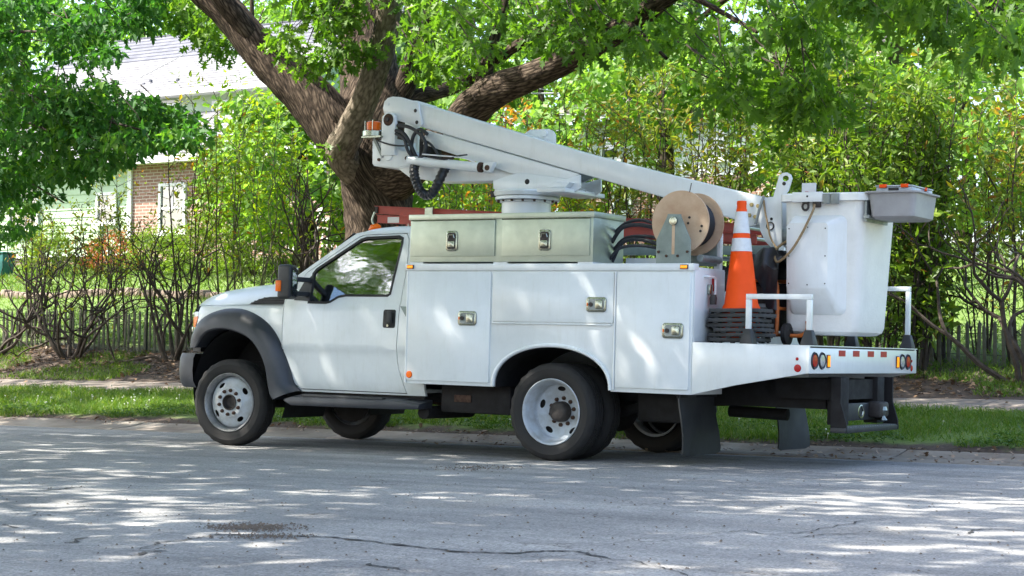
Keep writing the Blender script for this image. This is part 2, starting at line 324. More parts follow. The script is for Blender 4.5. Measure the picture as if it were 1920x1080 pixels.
def mat_asphalt():
    m, nt, b = nodes('asphalt'); tc = N(nt, 'ShaderNodeTexCoord'); o = tc.outputs['Object']
    v = N(nt, 'ShaderNodeTexVoronoi', Scale=95.0); nt.links.new(o, v.inputs['Vector'])
    agg = ramp(nt, v.outputs['Color'], [(0.0, (0.165, 0.161, 0.156)), (0.5, (0.305, 0.298, 0.288)), (0.9, (0.40, 0.39, 0.375)), (1.0, (0.52, 0.51, 0.50))])
    n1 = N(nt, 'ShaderNodeTexNoise', Scale=0.7, Detail=8, Roughness=0.72); nt.links.new(o, n1.inputs['Vector'])
    p = ramp(nt, n1.outputs[0], [(0.30, (0.66, 0.67, 0.68)), (0.55, (1, 1, 1)), (0.72, (1.08, 1.03, 0.95))])
    mp = N(nt, 'ShaderNodeMapping'); mp.inputs['Scale'].default_value = (0.15, 1.6, 1); nt.links.new(o, mp.inputs[0])
    n2 = N(nt, 'ShaderNodeTexNoise', Scale=1.5, Detail=5, Roughness=0.6); nt.links.new(mp.outputs[0], n2.inputs['Vector'])
    p2 = ramp(nt, n2.outputs[0], [(0.35, (0.74, 0.74, 0.75)), (0.65, (1.14, 1.14, 1.13))])
    m1 = N(nt, 'ShaderNodeMixRGB', blend_type='MULTIPLY'); m1.inputs[0].default_value = 1; m2 = N(nt, 'ShaderNodeMixRGB', blend_type='MULTIPLY'); m2.inputs[0].default_value = 1
    nt.links.new(agg.outputs[0], m1.inputs[1]); nt.links.new(p.outputs[0], m1.inputs[2]); nt.links.new(m1.outputs[0], m2.inputs[1]); nt.links.new(p2.outputs[0], m2.inputs[2])
    # hairline crazing
    nd = N(nt, 'ShaderNodeTexNoise', Scale=2.0, Detail=6); nt.links.new(o, nd.inputs['Vector'])
    add = N(nt, 'ShaderNodeMixRGB', blend_type='ADD'); add.inputs[0].default_value = 0.9; nt.links.new(o, add.inputs[1]); nt.links.new(nd.outputs['Color'], add.inputs[2])
    vc = N(nt, 'ShaderNodeTexVoronoi', feature='DISTANCE_TO_EDGE', Scale=0.75); nt.links.new(add.outputs[0], vc.inputs['Vector'])
    ck = ramp(nt, vc.outputs['Distance'], [(0.0, (0.45, 0.43, 0.42)), (0.008, (1, 1, 1))])
    nk = N(nt, 'ShaderNodeTexNoise', Scale=0.9, Detail=3); nt.links.new(o, nk.inputs['Vector']); kf = ramp(nt, nk.outputs[0], [(0.48, (0, 0, 0)), (0.58, (1, 1, 1))])
    m3 = N(nt, 'ShaderNodeMixRGB', blend_type='MULTIPLY'); nt.links.new(kf.outputs[0], m3.inputs[0]); nt.links.new(m2.outputs[0], m3.inputs[1]); nt.links.new(ck.outputs[0], m3.inputs[2])
    nt.links.new(m3.outputs[0], b.inputs['Base Color']); b.inputs['Roughness'].default_value = 0.85; b.inputs['Specular IOR Level'].default_value = 0.3
    bp = N(nt, 'ShaderNodeBump', Strength=0.55, Distance=0.006); nt.links.new(v.outputs['Distance'], bp.inputs['Height'])
    bp2 = N(nt, 'ShaderNodeBump', Strength=0.5, Distance=0.05); nt.links.new(n1.outputs[0], bp2.inputs['Height']); nt.links.new(bp.outputs[0], bp2.inputs['Normal']); nt.links.new(bp2.outputs[0], b.inputs['Normal'])
mat_asphalt()
simple('concrete', (0.215, 0.185, 0.155), 0.9, var=0.16, scale=2.5, col2=(0.12, 0.095, 0.075), bump=0.4, bscale=60, detail=10)
simple('kerb_concrete', (0.30, 0.265, 0.22), 0.92, var=0.2, scale=0.9, col2=(0.10, 0.072, 0.052), bump=0.5, bscale=45, detail=10)
simple('crack_dark', (0.045, 0.042, 0.04), 0.95, var=0.2, scale=30)
simple('crack_rubble', (0.19, 0.135, 0.09), 0.95, var=0.3, scale=28, col2=(0.045, 0.034, 0.025), bump=0.8, bscale=80)
simple('pebble', (0.13, 0.10, 0.075), 0.9, var=0.2, scale=40)
simple('dry_leaf', (0.24, 0.15, 0.085), 0.85, var=0.25, scale=3, col2=(0.10, 0.055, 0.03))
xs = sorted(set(list(np.linspace(-16, 10, 105)) + list(np.linspace(-60, 60, 61)) + [-300, -200, -120, 120, 200, 300]))
ys = sorted(set(list(_gy) + list(np.linspace(1.7, 14, 50)) + list(np.linspace(14, 60, 20)) + [-100, -30, -5, 100, 200]))
X, Yg = np.meshgrid(xs, ys); Zg = gz(X, Yg)
gr = MB().grid([[(X[i, j], Yg[i, j], Zg[i, j]) for j in range(len(xs))] for i in range(len(ys))]).build('ground', 'soil_and_turf', fix=False); tag(gr, kind='structure')
rx = list(np.linspace(-60, 60, 121)); ry = list(np.linspace(-10.0, 1.02, 23))
road = MB().grid([[(x, y, 0.0 - 0.012 * max(0, (y - 0.5) / 0.5)) for x in rx] for y in ry]).build('road', 'asphalt', fix=False); tag(road, kind='structure')
# cracks, broken up along their length
def crack(pts, w, mat='crack_dark', k=10, jag=0.02):
    p = spline([atz(a, b) for a, b in pts], k); L, Rr = [], []
    for i, q in enumerate(p):
        t = (p[min(i + 1, len(p) - 1)] - p[max(i - 1, 0)]).normalized(); nn = Vector((-t.y, t.x, 0)); e = min(1, 4 * i / len(p), 4 * (len(p) - 1 - i) / len(p))
        o = nn * (mnoise.noise(q * 9) * jag * 2 + mnoise.noise(q * 31) * jag); ww = w * 1.5 * (0.25 + 0.75 * abs(mnoise.noise(q * 14 + Vector((3, 1, 2)))) * 2) * (0.15 + 0.85 * e)
        L.append((q.x + o.x + nn.x * ww, q.y + o.y + nn.y * ww, 0.004)); Rr.append((q.x + o.x - nn.x * ww, q.y + o.y - nn.y * ww, 0.004))
    return MB().grid([L, Rr]).build('crack', mat, road, fix=False)
CR = [([(245, 1034), (300, 1020), (380, 1008), (420, 1003), (560, 1006), (640, 1010), (760, 1024), (860, 1035), (960, 1037), (1060, 1034), (1140, 1048), (1210, 1058), (1300, 1084)], 0.014), ([(0, 984), (20, 987), (42, 990)], 0.012), ([(70, 921), (110, 918), (152, 913)], 0.016), ([(45, 968), (75, 966), (100, 968)], 0.012), ([(120, 1020), (140, 1015), (160, 1009)], 0.012), ([(250, 1044), (275, 1036), (310, 1033)], 0.010),
      ([(684, 1057), (700, 1061), (730, 1065), (772, 1072)], 0.012), ([(1806, 1003), (1830, 996), (1870, 993), (1925, 997)], 0.012), ([(560, 968), (590, 964), (620, 964)], 0.008), ([(1280, 1010), (1380, 996), (1480, 1002), (1640, 975), (1800, 968)], 0.006), ([(1480, 1012), (1560, 1002), (1700, 1003)], 0.005)]
for p_, w_ in CR: crack(p_, w_)
pb = MB()
for _ in range(1500):
    u_ = rng.random()
    if u_ < 0.42: cx, cy_ = rng.normal(475, 38), rng.normal(990, 3.5)
    elif u_ < 0.58: cx, cy_ = rng.normal(500, 45), rng.normal(1007, 3)
    elif u_ < 0.75: cx, cy_ = rng.normal(890, 40), rng.normal(878, 2.5)
    else: cx, cy_ = rng.uniform(0, 1920), rng.uniform(880, 1075)
    q = atz(cx, cy_); r = rng.uniform(0.004, 0.011); pb.add([(q.x + r * a, q.y + r * b, max(0.001, r * c_ * 0.7 + 0.004)) for a, b, c_ in ((1, 0, 0), (-1, 0.2, 0), (0, 1, 0), (0.1, -1, 0), (0, 0, 1.0))], [(0, 2, 4), (2, 1, 4), (1, 3, 4), (3, 0, 4)])
tag(pb.build('loose_gravel', 'pebble'), 'loose dark gravel scattered over the road', 'gravel', kind='stuff')
# rolled kerb and gutter, cast in lengths
kp = [(1.00, -0.008), (1.05, 0.004), (1.30, 0.016), (1.45, 0.038), (1.58, 0.062), (1.70, 0.078), (1.82, 0.084), (1.82, -0.05), (1.0, -0.05)]
kerb = empty('kerb', (0, 0, 0)); tag(kerb, kind='structure')
for k in range(20):
    x0 = -34 + k * 3.05; mb = MB().prism_x(kp, x0, x0 + 3.035); mb.v = [(x, y + 0.012 * math.sin(k * 2.3), z + 0.006 * math.sin(k * 1.7)) for x, y, z in mb.v]; mb.build('kerb_length', 'kerb_concrete', kerb, bevel=0.006)
walk = empty('sidewalk', (0, 0, 0)); tag(walk, kind='structure')
for k in range(26):
    x0 = -26 + k * 1.5; a = 0.006 * math.sin(k * 2.9)
    mb = MB().add([(x0, 3.58, 0.372 + a), (x0 + 1.488, 3.58, 0.374 - a), (x0 + 1.488, 4.88, 0.462 + a * 0.5), (x0, 4.88, 0.462 - a)] + [(x0, 3.58, 0.25), (x0 + 1.488, 3.58, 0.25), (x0 + 1.488, 4.88, 0.3), (x0, 4.88, 0.3)], [(0, 1, 2, 3), (7, 6, 5, 4), (0, 4, 5, 1), (1, 5, 6, 2), (2, 6, 7, 3), (3, 7, 4, 0)])
    mb.build('slab', 'concrete', walk, bevel=0.008)
# ================================================================== THE TRUCK
truck = empty('utility_truck', (0, 0, 0))
tag(truck, 'white utility bucket truck parked at the kerb, seen from its left rear', 'truck')
T = truck
CABY = [(0.47, -0.95), (0.55, -0.982), (0.68, -0.998), (0.80, -1.004), (0.85, -1.010), (0.875, -1.022), (0.92, -1.022), (1.05, -1.016), (1.20, -1.008), (1.265, -0.998), (1.285, -0.988), (1.60, -0.900), (1.86, -0.825), (1.93, -0.795), (1.97, -0.75)]
def ycab(x, z): return interp(CABY, z)
ZC = [0.52, 0.58, 0.68, 0.8, 0.85, 0.875, 0.92, 1.05, 1.2, 1.265, 1.285, 1.4, 1.5, 1.6, 1.7, 1.8, 1.86]
DOOR = [(0.604, 1.285), (0.602, 1.06), (0.612, 0.90), (0.628, 0.75), (0.655, 0.66), (0.696, 0.588), (0.745, 0.53), (0.80, 0.497), (1.975, 0.497), (1.945, 0.60), (1.91, 0.70), (1.894, 0.78), (1.893, 0.88), (1.902, 1.20), (1.895, 1.62), (1.862, 1.86), (1.82, 1.915), (1.36, 1.905), (1.30, 1.885), (0.80, 1.565), (0.66, 1.40)]
WIN = [(0.885, 1.293), (0.872, 1.55), (0.90, 1.588), (1.335, 1.858), (1.39, 1.875), (1.745, 1.885), (1.785, 1.868), (1.79, 1.83), (1.765, 1.375), (1.745, 1.362), (1.285, 1.360), (1.20, 1.345), (1.12, 1.300), (1.08, 1.291)]
def grow(poly, d):
    n = len(poly); out = []
    a = sum(poly[i][0] * poly[(i + 1) % n][1] - poly[(i + 1) % n][0] * poly[i][1] for i in range(n)); sg = 1 if a > 0 else -1
    for i in range(n):
        p, q, r = Vector(poly[i - 1]), Vector(poly[i]), Vector(poly[(i + 1) % n]); e1 = (q - p).normalized(); e2 = (r - q).normalized()
        nn = Vector((e1.y + e2.y, -e1.x - e2.x)) * sg; nn = nn / max(0.5, nn.length ** 2 / 2) if nn.length > 1e-6 else nn
        out.append((q.x + nn.x * d, q.y + nn.y * d))
    return out
def both(mb, name, mat, parent, **kw):
    """near side piece, and its mirror image on the far side"""
    far = MB(); far.v = [(x, -y, z) for x, y, z in mb.v]; far.f = [f[::-1] for f in mb.f]
    a = mb.build(name, mat, parent, rk=True, **kw); b = far.build(name, mat, parent, rk=True, **kw); return a, b
# cab shell
side = [(0.62, 0.47), (2.175, 0.477), (2.175, 0.62), (2.10, 0.66), (2.10, 1.62), (2.07, 1.85), (1.99, 1.945), (1.93, 1.965), (1.42, 1.955), (1.26, 1.925), (0.70, 1.545), (0.575, 1.44), (0.59, 1.27), (0.592, 1.06), (0.602, 0.90), (0.618, 0.75), (0.645, 0.66), (0.686, 0.588), (0.66, 0.50)]
cabm = skin([side[:12] + [(0.592, 1.43), (0.594, 1.27), (0.592, 1.06), (0.602, 0.90), (0.618, 0.748), (0.646, 0.656), (0.687, 0.582), (0.70, 0.52), (0.66, 0.49)], grow(DOOR, 0.007)], ycab, ZC + [1.93], (), 0.03)
both(cabm, 'cab_side', 'white_paint', T)
rows = []
for x in (1.14, 1.20, 1.26, 1.34, 1.43, 1.6, 1.78, 1.9, 1.98, 2.06, 2.10):
    zt = interp([(1.14, 1.868), (1.20, 1.905), (1.26, 1.937), (1.34, 1.957), (1.43, 1.968), (1.6, 1.98), (1.9, 1.98), (1.98, 1.965), (2.06, 1.90), (2.10, 1.80)], x)
    rows.append([(x, y, zt + 0.045 * (1 - (y / 0.8) ** 2) - (0.055 if abs(y) > 0.78 else 0.012 if abs(y) > 0.72 else 0)) for y in (-0.80, -0.785, -0.74, -0.65, -0.4, 0, 0.4, 0.65, 0.74, 0.785, 0.80)])
MB().grid(rows).build('cab_roof', 'white_paint', T, rk=True)
MB().box(2.085, 2.10, -0.95, 0.95, 0.6, 1.85).box(0.62, 2.09, -0.93, 0.93, 0.50, 0.53).build('cab_back_and_floor', 'white_paint', T, rk=True)
both(MB().box(0.66, 1.86, -0.955, -0.945, 0.54, 1.26), 'door_gap_shade', 'seal_black', T)  # black sheet added behind the door, stands in for shade in its gaps
ws = []
for k in range(7):
    t = k / 6; zz = 1.47 + t * 0.46; ws.append([(0.60 + 0.60 * t - 0.18 * (1 - (y / 0.85) ** 2) * (1 - 0.4 * t), y * (1 - 0.10 * t), zz + 0.03 * (1 - (y / 0.85) ** 2)) for y in np.linspace(-0.86, 0.86, 9)])
MB().grid(ws).build('windshield', 'tinted_glass', T, rk=True)
for sgn in (-1, 1):
    mb = skin([DOOR, WIN], ycab, ZC, (), 0.035)
    if sgn > 0: mb.v = [(x, -y, z) for x, y, z in mb.v]; mb.f = [f[::-1] for f in mb.f]
    d = mb.build('door', 'white_paint', T, rk=True)
    def flip(m):
        if sgn > 0: m.v = [(x, -y, z) for x, y, z in m.v]; m.f = [f[::-1] for f in m.f]
        return m
    flip(skin([grow(WIN, 0.004)], lambda x, z: ycab(x, z) + 0.012, ZC, (), 0.004)).build('window_pane', 'tinted_glass', d, rk=True)
    flip(skin([grow(WIN, 0.018), grow(WIN, -0.004)], lambda x, z: ycab(x, z) - 0.004, ZC, (), 0.02)).build('window_seal', 'seal_black', d, rk=True)
    flip(skin([[(0.70, 1.305), (0.884, 1.297), (0.872, 1.545), (0.78, 1.47)]], lambda x, z: ycab(x, z) - 0.006, ZC, (), 0.01)).build('mirror_sail', 'black_plastic', d, rk=True)
    flip(skin([rrect(1.738, 1.870, 1.068, 1.230, 0.018)], lambda x, z: ycab(x, z) - 0.004, (1.2,), (), 0.02)).build('handle_recess', 'seal_black', d, rk=True, bevel=0.002)
    flip(MB().box(1.798, 1.852, -1.052, -1.028, 1.11, 1.215)).build('handle', 'black_plastic', d, rk=True, bevel=0.01)
    flip(MB().lathe([(0.012, -0.006), (0.012, 0.004)], 12, (1.80, -1.028, 1.088))).build('key_lock', 'chrome', d, rk=True)
# front fenders, flares, hood and nose
def yfen(x, z):
    y = interp([(0.45, -0.96), (0.8, -1.0), (1.1, -1.005), (1.19, -0.995), (1.235, -0.97), (1.265, -0.93)], z)
    if x < -0.30: y += 0.42 * ((-0.30 - x) / 0.55) ** 2
    return y
FEN = [(-0.475, 1.236), (-0.2, 1.247), (0.14, 1.258), (0.583, 1.262), (0.586, 1.06), (0.595, 0.90), (0.612, 0.75), (0.64, 0.65), (0.68, 0.58), (0.70, 0.51), (0.60, 0.51), (0.55, 0.75), (0.45, 0.93), (0.28, 1.08), (0.06, 1.13), (-0.16, 1.09), (-0.33, 0.98), (-0.43, 0.86), (-0.545, 0.86), (-0.53, 0.95), (-0.47, 1.12)]
both(skin([FEN], yfen, (0.6, 0.8, 0.95, 1.1, 1.16, 1.19, 1.215, 1.235, 1.25), (-0.45, -0.38, -0.3), 0.02), 'fender', 'white_paint', T)
rows = []
for x in (-0.82, -0.79, -0.74, -0.66, -0.55, -0.42, -0.25, -0.05, 0.2, 0.4, 0.60):
    zc = interp([(-0.82, 1.20), (-0.79, 1.265), (-0.74, 1.315), (-0.66, 1.355), (-0.55, 1.395), (-0.42, 1.425), (-0.25, 1.45), (-0.05, 1.472), (0.2, 1.49), (0.6, 1.505)], x)
    ze = interp([(-0.82, 1.18), (-0.56, 1.239), (0.14, 1.259), (0.6, 1.264)], x)
    w = 0.955 if x > -0.3 else 0.955 - 0.40 * ((-0.3 - x) / 0.55) ** 2
    rows.append([(x + (0 if abs(u) < 0.99 else 0.0), u * w, ze + (zc - ze) * (1 - abs(u) ** 4.2)) for u in (-1, -0.985, -0.95, -0.88, -0.78, -0.65, -0.5, -0.25, 0, 0.25, 0.5, 0.65, 0.78, 0.88, 0.95, 0.985, 1)])
MB().grid(rows).build('hood', 'white_paint', T, rk=True)
MB().box(0.42, 0.66, -0.92, 0.92, 1.40, 1.475).build('cowl', 'black_plastic', T, rk=True, bevel=0.01)
both(skin([[(0.145, 1.262), (0.20, 1.292), (0.27, 1.318), (0.36, 1.334), (0.56, 1.338), (0.585, 1.30), (0.585, 1.266)]], lambda x, z: -0.955 + (z - 1.262) * 0.55, (1.3,), (), 0.03), 'cowl_vent', 'seal_black', T)
for zz in (1.276, 1.292, 1.308, 1.323):
    x0 = interp([(1.276, 0.175), (1.292, 0.205), (1.308, 0.245), (1.323, 0.30)], zz)
    both(MB().box(x0, 0.575, -0.968 + (zz - 1.262) * 0.55, -0.950 + (zz - 1.262) * 0.55, zz - 0.004, zz + 0.005), 'vent_slat', 'black_plastic', T)
# headlight
HL = [(-0.655, 0.935), (-0.648, 1.165), (-0.62, 1.185), (-0.478, 1.185), (-0.475, 1.12), (-0.54, 1.02), (-0.56, 0.95)]
for sgn in (-1, 1):
    def fl(m):
        if sgn > 0: m.v = [(x, -y, z) for x, y, z in m.v]; m.f = [f[::-1] for f in m.f]
        return m
    h = fl(skin([HL], yfen, (1.0, 1.1), (-0.6, -0.55, -0.5), 0.12)).build('headlight', 'clear_lens', T, rk=True, bevel=0.004)
    fl(skin([[(-0.628, 1.045), (-0.612, 1.135), (-0.482, 1.14), (-0.48, 1.115), (-0.535, 1.035)]], lambda x, z: yfen(x, z) - 0.005, (), (-0.58, -0.54, -0.5), 0.01)).build('turn_signal', 'orange_lens', h, rk=True)
g = MB()
for yy in np.linspace(-0.55, 0.55, 5): g.box(-0.84, -0.76, yy - 0.012, yy + 0.012, 0.86, 1.17)
g.box(-0.86, -0.78, -0.62, 0.62, 0.99, 1.04).box(-0.85, -0.78, -0.62, 0.62, 0.84, 0.87).box(-0.85, -0.78, -0.62, 0.62, 1.15, 1.18)
g.build('grille', 'chrome', T, rk=True, bevel=0.006)
MB().box(-0.80, -0.70, -0.66, 0.66, 0.80, 1.19).build('grille_backing', 'seal_black', T, rk=True)
# bumper (wraps round the corner)
plan = [(-0.47, -1.01), (-0.56, -1.005), (-0.64, -0.985), (-0.70, -0.94), (-0.78, -0.82), (-0.84, -0.6), (-0.87, -0.3), (-0.88, 0)]
plan = plan + [(x, -y) for x, y in plan[-2::-1]]
rows = []
for x, y in plan:
    fr = 1 - abs(y) / 1.01
    rows.append([(x + 0.10, y * 0.90, 0.78), (x + 0.01, y * 0.99, 0.785), (x - 0.005, y, 0.74), (x - 0.01, y * 1.005, 0.62), (x, y, 0.52), (x + 0.03, y * 0.985, 0.465), (x + 0.12, y * 0.90, 0.455)])
MB().grid(rows).build('front_bumper', 'flare_plastic', T, rk=True)
# fender flare
FO = [(-0.565, 0.838), (-0.545, 0.945), (-0.43, 1.085), (-0.28, 1.168), (-0.09, 1.215), (0.09, 1.215), (0.265, 1.170), (0.425, 1.086), (0.54, 0.968), (0.631, 0.81), (0.70, 0.66), (0.735, 0.542), (0.80, 0.474)]
FI = [(-0.415, 0.842), (-0.32, 0.937), (-0.177, 1.005), (-0.014, 1.023), (0.155, 0.996), (0.305, 0.937), (0.417, 0.829), (0.496, 0.691), (0.536, 0.53), (0.565, 0.433), (0.60, 0.388)]
def resamp(pl, n):
    pl = [Vector((p[0], p[1])) for p in pl]; d = [0]
    for a, b in zip(pl, pl[1:]): d.append(d[-1] + (b - a).length)
    return [(float(np.interp(t, d, [p.x for p in pl])), float(np.interp(t, d, [p.y for p in pl]))) for t in np.linspace(0, d[-1], n)]
fo = resamp([(p.x, p.y) for p in spline([(a, b, 0) for a, b in FO], 4)], 40); fi = resamp([(p.x, p.y) for p in spline([(a, b, 0) for a, b in FI], 4)], 40)
rows = []
for (ox, oz), (ix, iz) in zip(fo, fi):
    L = lambda t: (ox + (ix - ox) * t, oz + (iz - oz) * t)
    yo = yfen(ox, min(oz, 1.1))
    rows.append([(ox, yo + 0.03, oz)] + [(L(t)[0], y + (yo + 1.005 if ox < -0.3 else 0) * 0.8, L(t)[1]) for t, y in ((0.0, -1.012), (0.05, -1.035), (0.18, -1.075), (0.4, -1.112), (0.68, -1.130), (0.93, -1.135), (1.0, -1.125), (0.985, -1.08))] + [(ix, -0.90, iz + 0.004)])
both(MB().grid(rows), 'fender_flare', 'flare_plastic', T)
rows = []
for k in range(21):
    a = R(-25 + 230 * k / 20); rows.append([(0.07 - 0.57 * math.cos(a), y, 0.46 + 0.57 * math.sin(a)) for y in (-0.97, -0.35)])
wl = MB().grid(rows); both(wl, 'wheel_well_liner', 'seal_black', T)
MB().box(-0.55, 0.66, -0.42, 0.42, 0.42, 1.15).build('engine_bay', 'underbody', T, rk=True)
# roof clearance lamps, running boards, mirrors
for yy in (-0.62, -0.3, 0, 0.3, 0.62):
    MB().tube([(1.27, yy, 1.965), (1.30, yy, 1.99), (1.36, yy, 2.0), (1.39, yy, 1.995)], [0.014, 0.028, 0.028, 0.014], 10).build('roof_marker_lamp', 'orange_lens', T, rk=True)
for s in (-1, 1):
    y0, y1 = (-1.10, -0.88) if s < 0 else (0.88, 1.10); yo = y0 if s < 0 else y1; yi = y1 if s < 0 else y0
    bd = MB().add([(0.70, yo, 0.385), (0.79, yo, 0.345), (1.93, yo, 0.355), (2.20, yo, 0.365), (2.21, yo, 0.405), (1.95, yo, 0.43), (0.80, yo, 0.425), (0.71, yo, 0.40)] + [(0.70, yi, 0.385), (0.79, yi, 0.345), (1.93, yi, 0.355), (2.20, yi, 0.365), (2.21, yi, 0.445), (1.95, yi, 0.46), (0.80, yi, 0.455), (0.71, yi, 0.43)],
        [tuple(range(8)), tuple(range(15, 7, -1))] + [(i, (i + 1) % 8, (i + 1) % 8 + 8, i + 8) for i in range(8)]).build('running_board', 'flare_plastic', T, rk=True, bevel=0.008)
    MB().box(0.90, 1.80, min(yo, yo - s * 0.06) + (0.02 if s < 0 else -0.02), max(yo, yo - s * 0.06) + (0.02 if s < 0 else -0.02), 0.428, 0.452).build('tread_strip', 'black_plastic', bd, rk=True, bevel=0.004)
    MB().box(0.75, 2.14, min(s * 0.86, s * 0.92), max(s * 0.86, s * 0.92), 0.36, 0.50).build('rocker', 'underbody', T, rk=True)
    mir = MB()
    pl_ = [(0.805, s * 1.15), (0.805, s * 1.37), (0.965, s * 1.37), (0.872, s * 1.15)]; mir.add([(x, y, z) for z in (1.305, 1.615) for x, y in pl_], [(0, 1, 2, 3), (7, 6, 5, 4)] + [(i, i + 4, (i + 1) % 4 + 4, (i + 1) % 4) for i in range(4)])
    mo = mir.build('mirror', 'black_plastic', T, rk=True, bevel=0.03, seg=4)
    for nm, za, zb_ in (('mirror_glass', 1.40, 1.59), ('spotter_glass', 1.33, 1.39)):
        gl_ = [(0.955, s * 1.335), (0.959, s * 1.335), (0.897, s * 1.185), (0.893, s * 1.185)]; MB().add([(x + 0.0035, y, z) for z in (za, zb_) for x, y in gl_], [(0, 1, 2, 3), (7, 6, 5, 4)] + [(i, i + 4, (i + 1) % 4 + 4, (i + 1) % 4) for i in range(4)]).build(nm, 'mirror_silver', mo, rk=True)
    MB().box(0.798, 0.86, min(s * 1.355, s * 1.378), max(s * 1.355, s * 1.378), 1.372, 1.47).build('turn_signal', 'orange_lens', mo, rk=True, bevel=0.006)
    for zz in (1.36, 1.49): MB().box(0.82, 0.87, min(s * 0.94, s * 1.17), max(s * 0.94, s * 1.17), zz - 0.022, zz + 0.022).build('mirror_arm', 'black_plastic', mo, rk=True, bevel=0.008)
# cab interior seen through the glass
MB().box(0.66, 1.00, -0.88, 0.88, 1.05, 1.38).build('dashboard', 'black_plastic', T, rk=True, bevel=0.04)
for yy in (-0.45, 0.45):
    s_ = MB().box(1.72, 1.90, yy - 0.27, yy + 0.27, 0.85, 1.52).box(1.30, 1.80, yy - 0.27, yy + 0.27, 0.80, 0.98).build('seat', 'seat_cloth', T, rk=True, bevel=0.05)
    MB().box(1.76, 1.87, yy - 0.13, yy + 0.13, 1.55, 1.72).build('headrest', 'seat_cloth', s_, rk=True, bevel=0.04)
c0 = Vector((1.13, -0.45, 1.33)); ax = Vector((0.85, 0, 0.5)).normalized(); e1 = Vector((0, 1, 0)); e2 = ax.cross(e1)
ring = [c0 + (e1 * math.cos(q) + e2 * math.sin(q)) * 0.19 for q in np.linspace(0, 2 * math.pi, 33)]
sw = MB().tube(ring, 0.014, 8).tube([c0 - ax * 0.02, c0 - ax * 0.25], 0.03, 8).tube([c0 - e1 * 0.19, c0 + e1 * 0.19], 0.014, 6).build('steering_wheel', 'black_plastic', T, rk=True)
MB().add([(1.93, -1.03, 1.262), (2.015, -1.03, 1.258), (2.018, -1.03, 1.137), (1.93, -1.0, 1.262), (2.015, -1.0, 1.258), (2.018, -1.0, 1.137)], [(0, 1, 2), (5, 4, 3), (0, 3, 4, 1), (1, 4, 5, 2), (2, 5, 3, 0)]).build('gusset', 'bracket_green', T, rk=True)

# ------------------------------------------------------------------ wheels
def tyre_mesh():
    prof = [(0.262, -0.080), (0.285, -0.100), (0.315, -0.111), (0.345, -0.1125), (0.352, -0.114), (0.356, -0.1115), (0.375, -0.107), (0.390, -0.097), (0.400, -0.086)]
    tr = []
    for h in (-0.052, -0.018, 0.018, 0.052): tr += [(0.4045, h - 0.006), (0.394, h - 0.0045), (0.394, h + 0.0045), (0.4045, h + 0.006)]
    full = prof + tr + [(r, -h) for r, h in prof[::-1]]
    n = 96; mb = MB().lathe(full, n, close=True)
    nv = []
    for i, (x, y, z) in enumerate(mb.v):
        ring, k = divmod(i, n)
        if ring in (7, 8, len(full) - 9, len(full) - 8) and (k // 2) % 2: s = 1 - 0.007 / 0.4; x *= s; z *= s
        nv.append((x, y, z))
    mb.v = nv; return mb.mesh('tyre', 'rubber', angle=30)
TYRE = tyre_mesh()
def disc_holes(mb, r0, h0, r1, h1, nh, rc, a, b, ph=0.0):
    loops = [[(r * math.cos(q), r * math.sin(q)) for q in np.linspace(0, 2 * math.pi, 48, endpoint=False)] for r in (r0, r1)]
    for k in range(nh):
        q0 = 2 * math.pi * k / nh + ph; c, s = math.cos(q0), math.sin(q0)
        loops.append([((rc + a * math.cos(q)) * c - b * math.sin(q) * s, (rc + a * math.cos(q)) * s + b * math.sin(q) * c) for q in np.linspace(0, 2 * math.pi, 16, endpoint=False)])
    bm = bmesh.new(); es = []
    for lp in loops:
        vs = [bm.verts.new((x, 0, z)) for x, z in lp]; es += [bm.edges.new((vs[i], vs[(i + 1) % len(vs)])) for i in range(len(vs))]
    bmesh.ops.triangle_fill(bm, use_beauty=True, use_dissolve=False, edges=es)
    for v in bm.verts: r = math.hypot(v.co.x, v.co.z); v.co.y = h0 + (h1 - h0) * (r - r0) / (r1 - r0)
    bm.verts.index_update(); b0 = len(mb.v); mb.v += [tuple(v.co) for v in bm.verts]; mb.f += [tuple(v.index + b0 for v in f.verts) for f in bm.faces]; bm.free()
    return mb
bar = [(0.262, -0.078), (0.272, -0.092), (0.276, -0.100), (0.270, -0.104), (0.262, -0.098), (0.252, -0.085), (0.246, -0.06)]
rf = MB().lathe([(0.262, 0.085), (0.246, 0.05)] + [(0.246, -0.02)] + bar[::-1][:1] + bar[::-1][1:], 64); rf.f = [f for f in rf.f if len(f) == 4]
rimF = rf.mesh('rim', 'rim_steel')
dF = MB(); disc_holes(dF, 0.150, -0.080, 0.222, -0.045, 4, 0.187, 0.020, 0.036, 0.6)
dF.lathe([(0.222, -0.045), (0.236, -0.03), (0.247, -0.01)], 48).lathe([(0.066, -0.06), (0.068, -0.086), (0.075, -0.090), (0.138, -0.090), (0.150, -0.080)], 48)
dF.f = [f for f in dF.f if len(f) < 10]; discF = dF.mesh('wheel_disc', 'rim_paint', fix=False)
rimR = MB().lathe([(0.276, -0.098), (0.270, -0.104), (0.262, -0.098), (0.252, -0.075), (0.248, -0.03), (0.236, 0.0), (0.232, 0.05), (0.240, 0.09), (0.262, 0.1)], 64); rimR.f = [f for f in rimR.f if len(f) == 4]; rimRm = rimR.mesh('rim', 'rim_paint')
dR = MB(); disc_holes(dR, 0.148, 0.092, 0.225, 0.062, 5, 0.190, 0.020, 0.038, 0.3)
dR.lathe([(0.225, 0.062), (0.234, 0.04)], 48).lathe([(0.08, 0.096), (0.140, 0.096), (0.148, 0.092)], 48); dR.f = [f for f in dR.f if len(f) < 10]; discR = dR.mesh('wheel_disc', 'rim_paint', fix=False)
